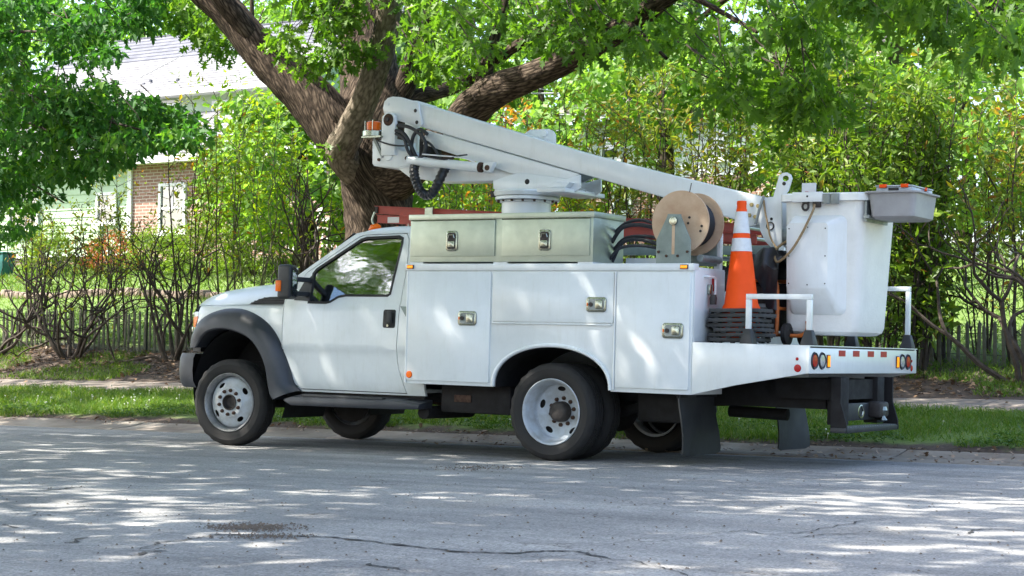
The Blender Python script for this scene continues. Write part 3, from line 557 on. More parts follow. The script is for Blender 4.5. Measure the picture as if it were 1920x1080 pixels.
hubF = MB().lathe([(0, -0.055), (0.05, -0.058), (0.060, -0.075), (0.066, -0.100), (0.074, -0.100), (0.076, -0.085), (0.076, -0.02)], 32).mesh('hub', 'hub_dark')
hubR = MB().lathe([(0, 0.0), (0.06, 0.0), (0.078, 0.01), (0.084, 0.022), (0.086, 0.1)], 32).mesh('hub', 'hub_dark')
nutm = MB().lathe([(0.0, -0.034), (0.007, -0.032), (0.011, -0.022), (0.016, -0.016), (0.0175, 0.0)], 10).mesh('lug_nut', 'rust')
backm = MB().lathe([(0.0, 0.10), (0.230, 0.105)], 24).mesh('brake_drum', 'underbody')
def wheel(x, y, out, front, steer=0, inner=False):
    w = empty('wheel', (x, y, 0.403), T); w.rotation_euler = (0, 0, (0 if out < 0 else math.pi) + steer)
    link('tyre', TYRE, None, w)
    if inner: link('rim', rimRm, None, w); return w
    link('rim', rimF if front else rimRm, None, w); link('wheel_disc', discF if front else discR, None, w); link('hub', hubF if front else hubR, None, w); link('brake_drum', backm, None, w)
    for k in range(10):
        q = 2 * math.pi * (k + 0.3) / 10; link('lug_nut', nutm, None, w, (0.112 * math.cos(q), -0.090 if front else 0.096, 0.112 * math.sin(q)))
    return w
wheel(0, -0.95, -1, True, R(6)); wheel(0, 0.95, 1, True, R(6))
wheel(3.578, -1.075, -1, False); wheel(3.578, 1.075, 1, False)
wheel(3.578, -0.785, -1, False, 0, True); wheel(3.578, 0.785, 1, False, 0, True)

# ------------------------------------------------------------------ chassis
for s in (-1, 1):
    MB().box(-0.6, 5.7, s * 0.43 - 0.04, s * 0.43 + 0.04, 0.50, 0.72).build('frame_rail', 'underbody', T, rk=True)
    MB().tube([(2.95, s * 0.52, 0.50), (3.3, s * 0.52, 0.40), (3.58, s * 0.52, 0.36), (3.9, s * 0.52, 0.40), (4.25, s * 0.52, 0.50)], 0.045, 8).build('leaf_spring', 'underbody', T)
MB().tube([(3.578, -0.95, 0.40), (3.578, 0.95, 0.40)], 0.075, 12).lathe([(0, -0.2), (0.12, -0.16), (0.19, 0), (0.12, 0.16), (0, 0.2)], 20, (3.578, 0, 0.40)).build('rear_axle', 'underbody', T)
MB().tube([(0, -0.85, 0.40), (0, 0.85, 0.40)], 0.06, 12).build('front_axle', 'underbody', T)
MB().tube([(0.9, 0, 0.50), (3.4, 0, 0.42)], 0.05, 10).build('drive_shaft', 'underbody', T)
MB().box(2.30, 3.02, -0.90, -0.50, 0.345, 0.60).build('battery_box', 'underbody', T, rk=True, bevel=0.02)
MB().box(2.45, 2.62, -0.912, -0.902, 0.44, 0.50).build('box_strap', 'rust', T, rk=True)
MB().box(2.25, 2.95, 0.50, 0.92, 0.34, 0.60).build('tool_locker', 'underbody', T, rk=True, bevel=0.02)
MB().tube([(0.7, 0.3, 0.45), (2.0, 0.32, 0.42), (2.8, 0.3, 0.44), (4.8, 0.62, 0.50)], 0.045, 10).build('exhaust_pipe', 'rust', T)
MB().tube([(2.15, -0.2, 0.36), (2.15, -0.95, 0.36)], 0.06, 10).build('cross_tube', 'underbody', T)
MB().box(4.15, 4.72, -0.75, -0.48, 0.34, 0.60).build('fuel_tank', 'underbody', T, rk=True, bevel=0.04)
MB().tube([(4.70, -0.1, 0.44), (5.22, -0.1, 0.43)], 0.05, 12).build('tail_pipe', 'underbody', T, rk=True)
# ------------------------------------------------------------------ service body
arch = [(3.03, 0.592)] + [(3.59 - 0.555 * math.cos(a), 0.592 + 0.355 * math.sin(a) ** 0.85) for a in np.linspace(0.08, math.pi - 0.08, 22)] + [(4.15, 0.592)]
sidepoly = [(2.115, 0.592)] + arch + [(4.87, 0.592), (4.87, 1.600), (2.115, 1.600)]
for s in (-1, 1):
    MB().prism(sidepoly, *sorted((s * 1.20, s * 0.63))).build('side_compartment', 'white_paint', T, rk=True, bevel=0.004)
    MB().box(2.105, 4.878, *sorted((s * 1.216, s * 1.12)), 1.567, 1.626).build('top_rail', 'white_paint', T, rk=True, bevel=0.006)
    ap = [(3.59 - 0.562 * math.cos(a), s * 1.205, 0.590 + 0.362 * math.sin(a) ** 0.85) for a in np.linspace(0.02, math.pi - 0.02, 30)]
    MB().tube(ap, 0.017, 8).build('arch_trim', 'white_paint', T, rk=True)
    rows = [[(3.59 - 0.545 * math.cos(a), s * 1.19, 0.592 + 0.345 * math.sin(a) ** 0.85), (3.59 - 0.545 * math.cos(a), s * 0.45, 0.592 + 0.345 * math.sin(a) ** 0.85)] for a in np.linspace(0.0, math.pi, 20)]
    MB().grid(rows).build('wheel_well_liner', 'seal_black', T, rk=True)
    for (x0, x1, z0, z1, lx, lz) in ((2.145, 2.988, 0.622, 1.556, 2.766, 1.162), (3.010, 4.166, 1.142, 1.556, 4.013, 1.292), (4.195, 4.850, 0.628, 1.556, 4.708, 1.093)):
        ys = sorted((s * 1.2145, s * 1.198))
        d = MB().prism(rrect(x0, x1, z0, z1, 0.012, 2), *ys).build('compartment_door', 'white_paint', T, rk=True, bevel=0.003)
        lt = MB().prism(rrect(lx - 0.093, lx + 0.093, lz - 0.061, lz + 0.061, 0.025), *sorted((s * 1.2265, s * 1.2147))).build('latch', 'chrome', d, rk=True, bevel=0.006)
        MB().prism(rrect(lx - 0.070, lx + 0.075, lz - 0.044, lz + 0.044, 0.02), *sorted((s * 1.2285, s * 1.2267))).build('latch_recess', 'steel_grey', d, rk=True)
        MB().prism(rrect(lx - 0.005, lx + 0.062, lz - 0.036, lz + 0.036, 0.008), *sorted((s * 1.2345, s * 1.2287))).build('latch_paddle', 'chrome', d, rk=True, bevel=0.004)
        MB().lathe([(0.018, -0.006), (0.018, 0.004)], 14, (lx - 0.045, s * 1.231, lz)).build('lock_cylinder', 'hub_dark', d, rk=True)
        MB().box(lx - 0.086, lx - 0.074, *sorted((s * 1.2290, s * 1.2268)), lz - 0.012, lz + 0.012).build('lock_mark', 'orange_lens', d, rk=True)
    for (xa, za, xb, zb) in ((2.138, 0.60, 2.138, 1.56), (3.010, 1.128, 4.150, 1.128), (4.181, 0.61, 4.181, 1.56)):
        h = MB().tube([(xa, s * 1.212, za), (xb, s * 1.212, zb)], 0.008, 8).build('hinge', 'white_paint', T, rk=True)
    for xx in (2.164, 4.796):
        mk = MB().box(xx - 0.036, xx + 0.036, *sorted((s * 1.226, s * 1.2165)), 1.580, 1.616).build('marker_lamp_bezel', 'black_plastic', T, rk=True, bevel=0.006)
        MB().box(xx - 0.029, xx + 0.029, *sorted((s * 1.232, s * 1.2265)), 1.586, 1.610).build('lamp_lens', 'amber_led', mk, rk=True, bevel=0.003)
    MB().lathe([(0.0, -0.006), (0.026, -0.005), (0.031, 0.0), (0.031, 0.006)] if s < 0 else [(0.0, 0.006), (0.026, 0.005), (0.031, 0.0), (0.031, -0.006)], 20, (2.178, s * 1.218, 0.669)).build('side_reflector', 'orange_lens', T, rk=True)
MB().box(2.115, 4.87, -0.628, 0.628, 0.97, 0.998).box(2.115, 2.14, -0.628, 0.628, 0.60, 1.58).build('bed_floor', 'white_paint', T, rk=True)
# bulkhead wall of the near compartment seen from behind, with its grab bar and trailer socket
MB().box(4.872, 4.878, -1.19, -0.64, 1.01, 1.585).build('rear_panel', 'white_paint', T, rk=True, bevel=0.002)
gb = MB().tube(spline([(4.88, -1.02, 1.53), (4.915, -1.02, 1.53), (4.92, -0.93, 1.525), (4.92, -0.905, 1.50), (4.92, -0.905, 1.36)], 4), 0.010, 8).build('grab_bar', 'sticker_white', T, rk=True)
MB().lathe([(0.026, -0.05), (0.03, 0.0), (0.022, 0.03)], 14, (4.93, -0.96, 1.36), 'Z').build('plug_socket', 'hub_dark', T, rk=True)
MB().box(4.88, 4.91, -0.975, -0.925, 1.39, 1.47).build('socket_bracket', 'chrome', T, rk=True, bevel=0.006)
MB().box(4.88, 4.895, -0.885, -0.865, 1.42, 1.52).build('red_tag', 'red_tape', T, rk=True)
# tail platform
for s in (-1, 1):
    MB().prism([(4.872, 0.594), (5.255, 0.683), (5.846, 0.792), (5.853, 1.000), (4.872, 1.008)], *sorted((s * 1.20, s * 1.175))).build('tail_side_panel', 'white_paint', T, rk=True, bevel=0.004)
MB().box(4.88, 5.84, -1.174, 1.174, 0.968, 0.996).build('tail_deck', 'black_plastic', T, rk=True)
MB().box(5.83, 5.856, -1.203, 1.203, 0.790, 0.985).build('tail_board', 'white_paint', T, rk=True, bevel=0.004)
MB().box(5.50, 5.862, -1.20, 1.20, 0.9965, 1.004).build('tail_lip', 'white_paint', T, rk=True)
for yy in (-1.105, 0.975):
    o = MB().lathe([(0.0, 0.010), (0.045, 0.008), (0.048, 0.004)], 24, (5.858, yy, 0.888), 'X').build('tail_lamp', 'red_lens', T, rk=True)
    MB().lathe([(0.048, 0.0), (0.062, 0.012), (0.068, 0.0)], 24, (5.857, yy, 0.888), 'X').build('lamp_ring', 'black_plastic', o, rk=True)
for yy in (-0.955, 0.832):
    o = MB().lathe([(0.0, 0.010), (0.045, 0.008), (0.048, 0.004)], 24, (5.858, yy, 0.888), 'X').build('reverse_lamp', 'clear_lens', T, rk=True)
    MB().lathe([(0.048, 0.0), (0.062, 0.012), (0.068, 0.0)], 24, (5.857, yy, 0.888), 'X').build('lamp_ring', 'black_plastic', o, rk=True)
for yy in (-0.83, 0.715):
    o = MB().box(5.856, 5.864, yy - 0.030, yy + 0.030, 0.835, 0.935).build('marker_lamp_bezel', 'black_plastic', T, rk=True)
    MB().box(5.864, 5.869, yy - 0.022, yy + 0.022, 0.842, 0.928).build('lamp_lens', 'amber_led', o, rk=True)
for yy in (-0.54, -0.235, 0.09, 0.39):
    MB().box(5.8565, 5.8585, yy - 0.07, yy + 0.07, 0.925, 0.972).build('reflective_tape', 'red_tape', T, rk=True)
for yy, zz, r in ((1.075, 0.835, 0.028), (1.075, 0.895, 0.012)): MB().lathe([(0, 0.006), (r * 0.8, 0.005), (r, 0)], 16, (5.857, yy, zz), 'X').build('tail_reflector', 'red_lens', T, rk=True)
for xx, zz, r in ((5.762, 0.828, 0.030), (5.757, 0.899, 0.013)): MB().lathe([(0, -0.006), (r * 0.8, -0.005), (r, 0)], 16, (xx, -1.201, zz), 'Y').build('side_reflector', 'red_lens', T, rk=True)
for s, zt in ((-1, 1.393), (1, 1.54)):
    y = s * 1.10
    rl = MB()
    w = 0.019
    rl.box(5.285, 5.285 + 2 * w, y - w, y + w, 1.12, zt - 0.042).box(5.79, 5.79 + 2 * w, y - w, y + w, 1.12, zt - 0.042).box(5.285, 5.79 + 2 * w, y - w, y + w, zt - 0.04, zt)
    rr_ = rl.build('step_rail', 'white_paint', T, rk=True, bevel=0.003)
    for xx in (5.285 + w, 5.79 + w):
        MB().add([(xx - 0.055, y - 0.05, 1.005), (xx + 0.055, y - 0.05, 1.005), (xx + 0.055, y + 0.05, 1.005), (xx - 0.055, y + 0.05, 1.005), (xx - 0.028, y - 0.028, 1.12), (xx + 0.028, y - 0.028, 1.12), (xx + 0.028, y + 0.028, 1.12), (xx - 0.028, y + 0.028, 1.12)], [(0, 3, 2, 1), (4, 5, 6, 7), (0, 1, 5, 4), (1, 2, 6, 5), (2, 3, 7, 6), (3, 0, 4, 7)]).build('rail_foot', 'black_plastic', rr_, rk=True, bevel=0.004)
# mud flaps
for xx, y0, y1, zb in ((4.76, -1.19, -0.52, 0.105), (4.83, 0.53, 1.20, 0.09)):
    rows = []
    for k in range(9):
        t = k / 8; z = 0.585 + (zb - 0.585) * t; rows.append([(xx + 0.05 * math.sin(t * 2.2) * t + 0.015 * math.sin(u * 5 + t * 3), y0 + (y1 - y0) * u, z - (0.02 if (u in (0, 1) and k == 8) else 0) * -1) for u in np.linspace(0, 1, 8)])
    mb = MB().grid(rows); bk = [(x - 0.012, y, z) for x, y, z in mb.v]; n = len(mb.v); f0 = list(mb.f); mb.v += bk; mb.f += [tuple(i + n for i in f[::-1]) for f in f0]
    for i in range(8): mb.f += [(i * 8, i * 8 + n, (i + 1) * 8 + n, (i + 1) * 8), (i * 8 + 7, (i + 1) * 8 + 7, (i + 1) * 8 + 7 + n, i * 8 + 7 + n)]
    for k in range(7): mb.f += [(64 + k, 64 + k + n, 65 + k + n, 65 + k), (k, k + 1, k + 1 + n, k + n)]
    fl_ = mb.build('mud_flap', 'flap_rubber', T, rk=True)
    MB().box(xx - 0.02, xx + 0.012, y0, y1, 0.565, 0.60).build('flap_hanger', 'underbody', fl_, rk=True)
# hitch and rear step
MB().box(5.30, 5.80, -0.55, 0.55, 0.58, 0.74).build('cross_member', 'underbody', T, rk=True)
h = empty('hitch', (0, 0, 0), T)
for yy in (-0.38, 0.42): MB().box(5.72, 5.84, yy - 0.11, yy + 0.05, 0.38, 0.76).build('hitch_plate', 'underbody', h, rk=True, bevel=0.006)
MB().box(5.78, 5.82, -0.30, 0.40, 0.41, 0.55).build('draw_bar', 'black_plastic', h, rk=True, bevel=0.006)
MB().tube([(5.82 + 0.03 * math.cos(q) * 0.2, -0.02 + 0.045 * math.cos(q), 0.48 + 0.05 * math.sin(q)) for q in np.linspace(0, 6.283, 17)], 0.010, 6).build('chain_ring', 'chrome', h, rk=True)
MB().lathe([(0, 0.10), (0.035, 0.09), (0.045, 0.06), (0.035, 0.03), (0.022, 0.015), (0.03, 0.0), (0.045, -0.02), (0, -0.04)], 16, (5.90, 0.26, 0.43), 'Z').build('hitch_ball', 'chrome', h, rk=True)
MB().box(5.80, 5.92, 0.16, 0.38, 0.43, 0.56).build('pintle_hook', 'hub_dark', h, rk=True, bevel=0.025)
st = MB().box(5.80, 5.93, -0.62, 0.58, 0.325, 0.365).build('rear_step', 'black_plastic', T, rk=True, bevel=0.004)
for k in range(22): MB().box(5.81, 5.92, -0.60 + k * 0.054, -0.575 + k * 0.054, 0.365, 0.371).build('step_tread', 'steel_grey', st, rk=True)
for yy in (-0.60, 0.56): MB().prism([(5.80, 0.325), (5.93, 0.325), (5.93, 0.40), (5.88, 0.56), (5.88, 0.76), (5.80, 0.76)], yy - 0.012, yy + 0.012).build('step_hanger', 'underbody', st, rk=True)

# ------------------------------------------------------------------ top tool box
tb = MB().box(2.125, 3.945, -1.178, -0.655, 1.642, 2.018).build('tool_box', 'aluminium', T, rk=True, bevel=0.004)
MB().box(2.112, 3.958, -1.192, -0.645, 2.006, 2.052).build('tool_box_lid', 'aluminium', T, rk=True, bevel=0.004)
for x0, x1 in ((2.142, 3.000), (3.072, 3.918)):
    d = MB().box(x0, x1, -1.190, -1.1785, 1.690, 1.996).build('tool_box_door', 'aluminium', T, rk=True, bevel=0.003)
    MB().tube([(x0, -1.192, 2.000), (x1, -1.192, 2.000)], 0.006, 8).build('piano_hinge', 'chrome', d, rk=True)
    xm = x0 + (x1 - x0) * 0.5
    MB().prism(rrect(xm - 0.058, xm + 0.058, 1.733, 1.908, 0.025), -1.200, -1.1903).build('latch', 'chrome', d, rk=True, bevel=0.006)
    MB().prism(rrect(xm - 0.042, xm + 0.042, 1.75, 1.89, 0.018), -1.2022, -1.2003).build('latch_recess', 'hub_dark', d, rk=True)
    MB().prism(rrect(xm - 0.034, xm + 0.034, 1.765, 1.82, 0.008), -1.211, -1.2023).build('latch_paddle', 'chrome', d, rk=True, bevel=0.004)
    MB().tube([(xm - 0.030, -1.205, 1.845), (xm - 0.022, -1.210, 1.872), (xm + 0.022, -1.210, 1.872), (xm + 0.030, -1.205, 1.845)], 0.006, 6).build('latch_ring', 'chrome', d, rk=True)
for x0, x1 in ((2.13, 2.26), (2.98, 3.12), (3.8, 3.94)): MB().box(x0, x1, -1.17, -0.66, 1.6265, 1.6415).build('box_riser', 'white_paint', T, rk=True)
# ------------------------------------------------------------------ reel stand and racks on the body top
for yy in (-1.16, -0.68):
    st_ = MB().prism([(4.515, 1.628), (4.822, 1.628), (4.820, 1.812), (4.731, 2.000), (4.728, 2.018), (4.612, 2.022), (4.607, 2.003), (4.517, 1.818)], yy - 0.006, yy + 0.006).build('reel_stand', 'bracket_green', T, rk=True, bevel=0.002)
    if yy < -1:
        MB().prism([(4.655, 1.70), (4.680, 1.70), (4.680, 1.93), (4.655, 1.93)], yy - 0.0082, yy - 0.0065).build('stand_slot', 'plywood', st_, rk=True)
        for bx, bz in ((4.54, 1.72), (4.61, 1.687), (4.71, 1.687), (4.795, 1.72)): MB().lathe([(0, -0.012), (0.010, -0.012), (0.012, 0.0)], 6, (bx, yy - 0.007, bz)).build('stand_bolt', 'rust', st_, rk=True)
MB().tube([(4.668, -1.185, 1.965), (4.668, -0.66, 1.965)], 0.016, 12).build('reel_axle', 'chrome', T, rk=True)
MB().lathe([(0.014, -0.012), (0.034, -0.010), (0.036, 0.0)], 24, (4.668, -1.172, 1.965)).build('axle_washer', 'chrome', T, rk=True)
MB().tube([(4.85, -1.05, 1.675), (4.85, -0.70, 1.675)], 0.03, 12).build('cross_pipe', 'steel_grey', T, rk=True)
MB().box(4.79, 4.845, -0.67, -0.62, 1.60, 1.90).box(4.79, 4.845, 0.62, 0.67, 1.60, 1.95).build('rack_post', 'white_paint', T, rk=True, bevel=0.004)
MB().box(2.2, 4.85, 0.66, 0.72, 1.80, 1.88).build('rack_beam', 'bracket_green', T, rk=True, bevel=0.004)
MB().tube([(3.9, 0.80, 1.78), (5.2, 0.80, 1.74)], 0.022, 10).build('rack_tube', 'steel_grey', T, rk=True)
MB().box(3.95, 4.50, -0.62, -0.58, 1.5, 1.70).build('inner_panel', 'white_paint', T, rk=True)
for k, (a, b, c, d_) in enumerate(((1.95, 2.00, 1.93, 0.0), (1.86, 1.96, 1.90, -0.05), (1.80, 1.87, 1.84, -0.02), (1.70, 1.84, 1.78, -0.04), (1.72, 1.79, 1.75, -0.08))):
    MB().tube(spline([(3.94, -0.80 + d_, a - 0.04), (4.05, -0.82 + d_, b - 0.02), (4.22, -0.84, b), (4.42, -0.86, c), (4.62, -0.88, c - 0.1)], 5), 0.013 + 0.004 * (k % 2), 8).build('hydraulic_hose', 'black_plastic', T, rk=True)
# ------------------------------------------------------------------ boom
MB().lathe([(0.245, 1.0), (0.225, 1.02), (0.225, 2.235), (0.245, 2.24), (0.245, 2.255)], 40, (2.575, 0, 0), 'Z').build('boom_pedestal', 'white_paint', T, rk=True)
br = MB().lathe([(0.285, 2.258), (0.295, 2.262), (0.295, 2.285), (0.285, 2.29), (0.275, 2.292), (0.30, 2.297), (0.31, 2.33), (0.30, 2.345)], 48, (2.585, 0, 0), 'Z').build('slew_ring', 'white_paint', T, rk=True)
for k in range(16):
    q = 2 * math.pi * k / 16; MB().lathe([(0.012, -0.018), (0.014, 0.0)], 6, (2.585 + 0.268 * math.cos(q), 0.268 * math.sin(q), 2.256), 'Z').build('ring_bolt', 'rust', br, rk=True)
TW = [(2.335, 2.432), (2.340, 2.358), (2.42, 2.338), (3.19, 2.310), (3.25, 2.345), (3.245, 2.462), (3.10, 2.43), (2.60, 2.50), (2.42, 2.455)]
for s in (-1, 1): MB().prism(TW, *sorted((s * 0.20, s * 0.175))).build('turret_plate', 'white_paint', T, rk=True, bevel=0.005)
MB().box(2.34, 3.10, -0.174, 0.174, 2.338, 2.372).build('turret_base', 'white_paint', T, rk=True)
MB().box(2.90, 3.19, -0.36, 0.36, 2.30, 2.3375).build('turret_wing', 'white_paint', T, rk=True, bevel=0.004)
MB().prism([(2.96, 2.345), (3.16, 2.345), (3.20, 2.39), (3.06, 2.40)], -0.30, -0.205).build('motor_box', 'white_paint', T, rk=True, bevel=0.01)
MB().box(2.28, 2.335, -0.16, -0.06, 2.29, 2.345).build('slew_motor', 'hub_dark', T, rk=True, bevel=0.008)
MB().lathe([(0.0, -0.004), (0.022, -0.004), (0.025, 0.0)], 16, (2.70, -0.201, 2.415)).build('sight_hole', 'seal_black', T, rk=True)
LOW = [(1.190, 2.600), (1.35, 2.498), (1.635, 2.450), (2.42, 2.436), (2.62, 2.50), (2.90, 2.435), (3.02, 2.397), (3.235, 2.481), (1.60, 2.932), (1.53, 2.80), (1.60, 2.70), (1.41, 2.64)]
MB().prism([(1.19, 2.60), (1.35, 2.498), (1.635, 2.450), (2.42, 2.438), (2.60, 2.47), (2.60, 2.53), (2.27, 2.60), (1.41, 2.63)], -0.13, 0.14).build('lower_boom', 'white_paint', T, rk=True, bevel=0.01)
MB().prism([(1.559, 2.930), (1.527, 2.799), (2.504, 2.500), (2.897, 2.436), (3.023, 2.396), (3.225, 2.470)], -0.170, -0.155).build('boom_side_cover', 'white_paint', T, rk=True, bevel=0.003)
MB().prism([(1.559, 2.930), (1.527, 2.799), (2.504, 2.500), (2.897, 2.436), (3.023, 2.396), (3.225, 2.470)], 0.115, 0.13).build('boom_side_cover', 'white_paint', T, rk=True, bevel=0.003)
MB().prism([(2.64, 2.462), (3.00, 2.392), (3.03, 2.402), (3.22, 2.478), (3.14, 2.50)], -0.1535, 0.1135).build('boom_saddle', 'steel_grey', T, rk=True)
UB = [(1.30, 3.215), (1.465, 3.190), (3.230, 2.668), (4.080, 2.451), (4.860, 2.262), (4.935, 1.985), (4.086, 2.239), (3.208, 2.482), (1.545, 2.945), (1.33, 3.01)]
ub = MB().prism(UB, -0.160, 0.09).build('upper_boom', 'white_paint', T, rk=True, bevel=0.012, seg=3)
EP = [(1.068, 3.159), (1.081, 3.220), (1.118, 3.251), (1.174, 3.262), (1.267, 3.253), (1.475, 3.192), (1.525, 2.985), (1.505, 2.958), (1.219, 3.037), (1.19, 3.090), (1.080, 3.105)]
for s, y0 in ((-1, -0.19), (1, 0.092)):
    e = MB().prism(EP, y0, y0 + 0.028).build('elbow_plate', 'white_paint', T, rk=True, bevel=0.006)
    if s < 0:
        for bx, bz, r in ((1.445, 3.115, 0.018), (1.465, 3.005, 0.018), (1.125, 3.195, 0.018)): MB().lathe([(0, -0.006), (r * 0.7, -0.006), (r, 0)], 12, (bx, -0.191, bz)).build('plate_bolt', 'hub_dark' if bx > 1.2 else 'white_paint', e, rk=True)
for y0 in (-0.245, 0.125):
    rs = MB().prism([(1.098, 2.79), (1.098, 2.99), (1.104, 3.067), (1.130, 3.095), (1.175, 3.108), (1.220, 3.095), (1.245, 3.061), (1.255, 2.99), (1.259, 2.70), (1.10, 2.70)], y0, y0 + 0.045).build('riser_link', 'white_paint', T, rk=True, bevel=0.006)
    if y0 < 0:
        MB().lathe([(0.012, -0.010), (0.05, -0.006), (0.058, 0.0)], 20, (1.176, y0 - 0.001, 3.035)).build('pin_boss', 'rust', rs, rk=True)
        MB().lathe([(0, -0.028), (0.020, -0.028), (0.022, 0.0)], 8, (1.176, y0 - 0.008, 3.035)).build('pivot_pin', 'hub_dark', rs, rk=True)
kn = MB().prism([(0.961, 2.855), (0.966, 2.630), (0.985, 2.607), (1.256, 2.582), (1.375, 2.602), (1.42, 2.645), (1.42, 2.69), (1.39, 2.730), (1.30, 2.745), (1.249, 2.774), (1.247, 2.857)], -0.20, 0.20).build('elbow_knuckle', 'white_paint', T, rk=True, bevel=0.012)
for bx, bz, r, m_ in ((1.16, 2.70, 0.052, 'white_paint'), (1.375, 2.668, 0.022, 'rust'), (1.05, 2.665, 0.016, 'rust')): MB().lathe([(0, -0.016), (r * 0.85, -0.016), (r, 0)], 20, (bx, -0.201, bz)).build('pivot_pin', m_, kn, rk=True)
cyl = MB().tube([(1.42, -0.245, 2.645), (2.235, -0.245, 2.553)], 0.043, 20).build('lift_cylinder', 'white_paint', T, rk=True)
MB().tube([(2.236, -0.245, 2.553), (2.275, -0.245, 2.549)], 0.020, 12).build('piston_rod', 'chrome', cyl, rk=True)
MB().tube([(2.215, -0.245, 2.555), (2.24, -0.245, 2.552)], 0.047, 20).build('cylinder_gland', 'rust', cyl, rk=True)
MB().prism([(2.268, 2.592), (2.39, 2.592), (2.34, 2.50), (2.27, 2.52)], -0.272, -0.215).build('rod_clevis', 'white_paint', cyl, rk=True, bevel=0.008)
MB().lathe([(0, -0.008), (0.024, -0.008), (0.026, 0)], 14, (2.315, -0.273, 2.545)).build('clevis_pin', 'rust', cyl, rk=True)
MB().box(1.47, 1.60, -0.16, 0.05, 2.64, 2.86).build('valve_block', 'seal_black', T, rk=True, bevel=0.02)
# hoses at the elbow
hs = [[(1.27, 2.98), (1.40, 2.96), (1.52, 2.90), (1.60, 2.80), (1.58, 2.70), (1.50, 2.66), (1.44, 2.72), (1.46, 2.86), (1.54, 2.93), (1.62, 2.88)], [(1.26, 2.93), (1.36, 2.90), (1.44, 2.80), (1.50, 2.68), (1.56, 2.64)], [(1.27, 2.90), (1.38, 2.84), (1.42, 2.74), (1.48, 2.66)],
      [(1.55, 2.83), (1.66, 2.79), (1.74, 2.70), (1.75, 2.64)], [(1.06, 2.84), (1.20, 2.80), (1.34, 2.78), (1.45, 2.79)], [(1.55, 2.90), (1.62, 2.80), (1.60, 2.68), (1.50, 2.65)]]
for k, l in enumerate(hs): MB().tube(spline([(x, -0.225 - 0.012 * (k % 3) - 0.02 * math.sin(i), z) for i, (x, z) in enumerate(l)], 5), (0.017, 0.018, 0.016, 0.012, 0.008, 0.015)[k], 8).build('hydraulic_hose', 'black_plastic', T, rk=True)
for k, l in enumerate([[(1.60, 2.69), (1.80, 2.67), (2.0, 2.65), (2.10, 2.63), (2.18, 2.60)], [(1.66, 2.665), (1.85, 2.635), (1.98, 2.66), (2.10, 2.67)]]):
    MB().tube(spline([(x, -0.28, z) for x, z in l], 5), 0.007, 6).build('control_wire', ('sticker_white', 'black_plastic')[k], T, rk=True)
hl = spline([(1.475, -0.21, 2.62), (1.490, -0.25, 2.54), (1.527, -0.26, 2.437), (1.585, -0.26, 2.345), (1.655, -0.26, 2.310), (1.725, -0.26, 2.345), (1.785, -0.25, 2.46), (1.81, -0.20, 2.57)], 10)
MB().tube(hl, [0.044 + 0.004 * math.sin(i * 1.9) for i in range(len(hl))], 12).build('hose_sleeve', 'tarp_black', T, rk=True)
lg = MB().prism([(2.45, 2.88), (2.53, 2.925), (2.725, 2.925), (2.775, 2.905), (2.80, 2.868), (2.805, 2.76), (2.45, 2.83)], 0.10, 0.125).build('boom_lug', 'white_paint', T, rk=True, bevel=0.005)
MB().lathe([(0, -0.02), (0.028, -0.02), (0.034, 0)], 12, (2.695, 0.099, 2.885)).build('lug_pin', 'white_paint', lg, rk=True)
# beacon on its bracket
bc = empty('warning_beacon', (0, 0, 0), T)
MB().lathe([(0.082, 2.885), (0.105, 2.888), (0.105, 2.935), (0.088, 2.945)], 28, (0.975, -0.20, 0), 'Z').build('beacon_base', 'chrome', bc, rk=True)
MB().lathe([(0.066, 2.945), (0.068, 3.02), (0.055, 3.03), (0, 3.033)], 28, (0.975, -0.20, 0), 'Z').build('beacon_lens', 'orange_lens', bc, rk=True)
for q in (0.4, 2.0, 3.6, 5.2): MB().tube([(0.975 + 0.085 * math.cos(q), -0.20 + 0.085 * math.sin(q), 2.94), (0.975 + 0.085 * math.cos(q), -0.20 + 0.085 * math.sin(q), 3.035), (0.975 - 0.0 * math.cos(q), -0.20, 3.046)], 0.004, 6).build('beacon_guard', 'chrome', bc, rk=True)
MB().box(0.90, 1.12, -0.29, -0.12, 2.868, 2.884).build('beacon_plate', 'chrome', bc, rk=True)
MB().prism([(0.975, 2.868), (1.005, 2.868), (1.105, 2.70), (1.085, 2.68)], -0.215, -0.201).build('beacon_strut', 'steel_grey', bc, rk=True)
# boom tip and platform pivot
tip = MB().prism([(4.795, 2.275), (4.90, 2.250), (5.03, 2.225), (5.0, 2.09), (4.955, 2.0), (4.86, 1.985), (4.80, 2.06)], -0.178, 0.105).build('boom_tip', 'white_paint', T, rk=True, bevel=0.006)
for bx, bz in ((4.893, 2.168), (4.952, 2.156), (4.873, 2.08), (4.926, 2.066)): MB().lathe([(0, -0.018), (0.016, -0.018), (0.019, 0)], 6, (bx, -0.179, bz)).build('tip_bolt', 'bolt_yellow', tip, rk=True)
HG = [(4.968, 2.169), (5.034, 2.224), (5.095, 2.229), (5.125, 2.34), (5.143, 2.402), (5.172, 2.424), (5.21, 2.428), (5.245, 2.41), (5.258, 2.375), (5.228, 2.275), (5.17, 2.207), (5.178, 1.846), (5.105, 1.791), (5.03, 1.86), (4.985, 1.95), (4.965, 2.06)]
hole = [(5.200 + 0.030 * math.cos(q), 2.378 + 0.024 * math.sin(q)) for q in np.linspace(0, 2 * math.pi, 14, endpoint=False)]
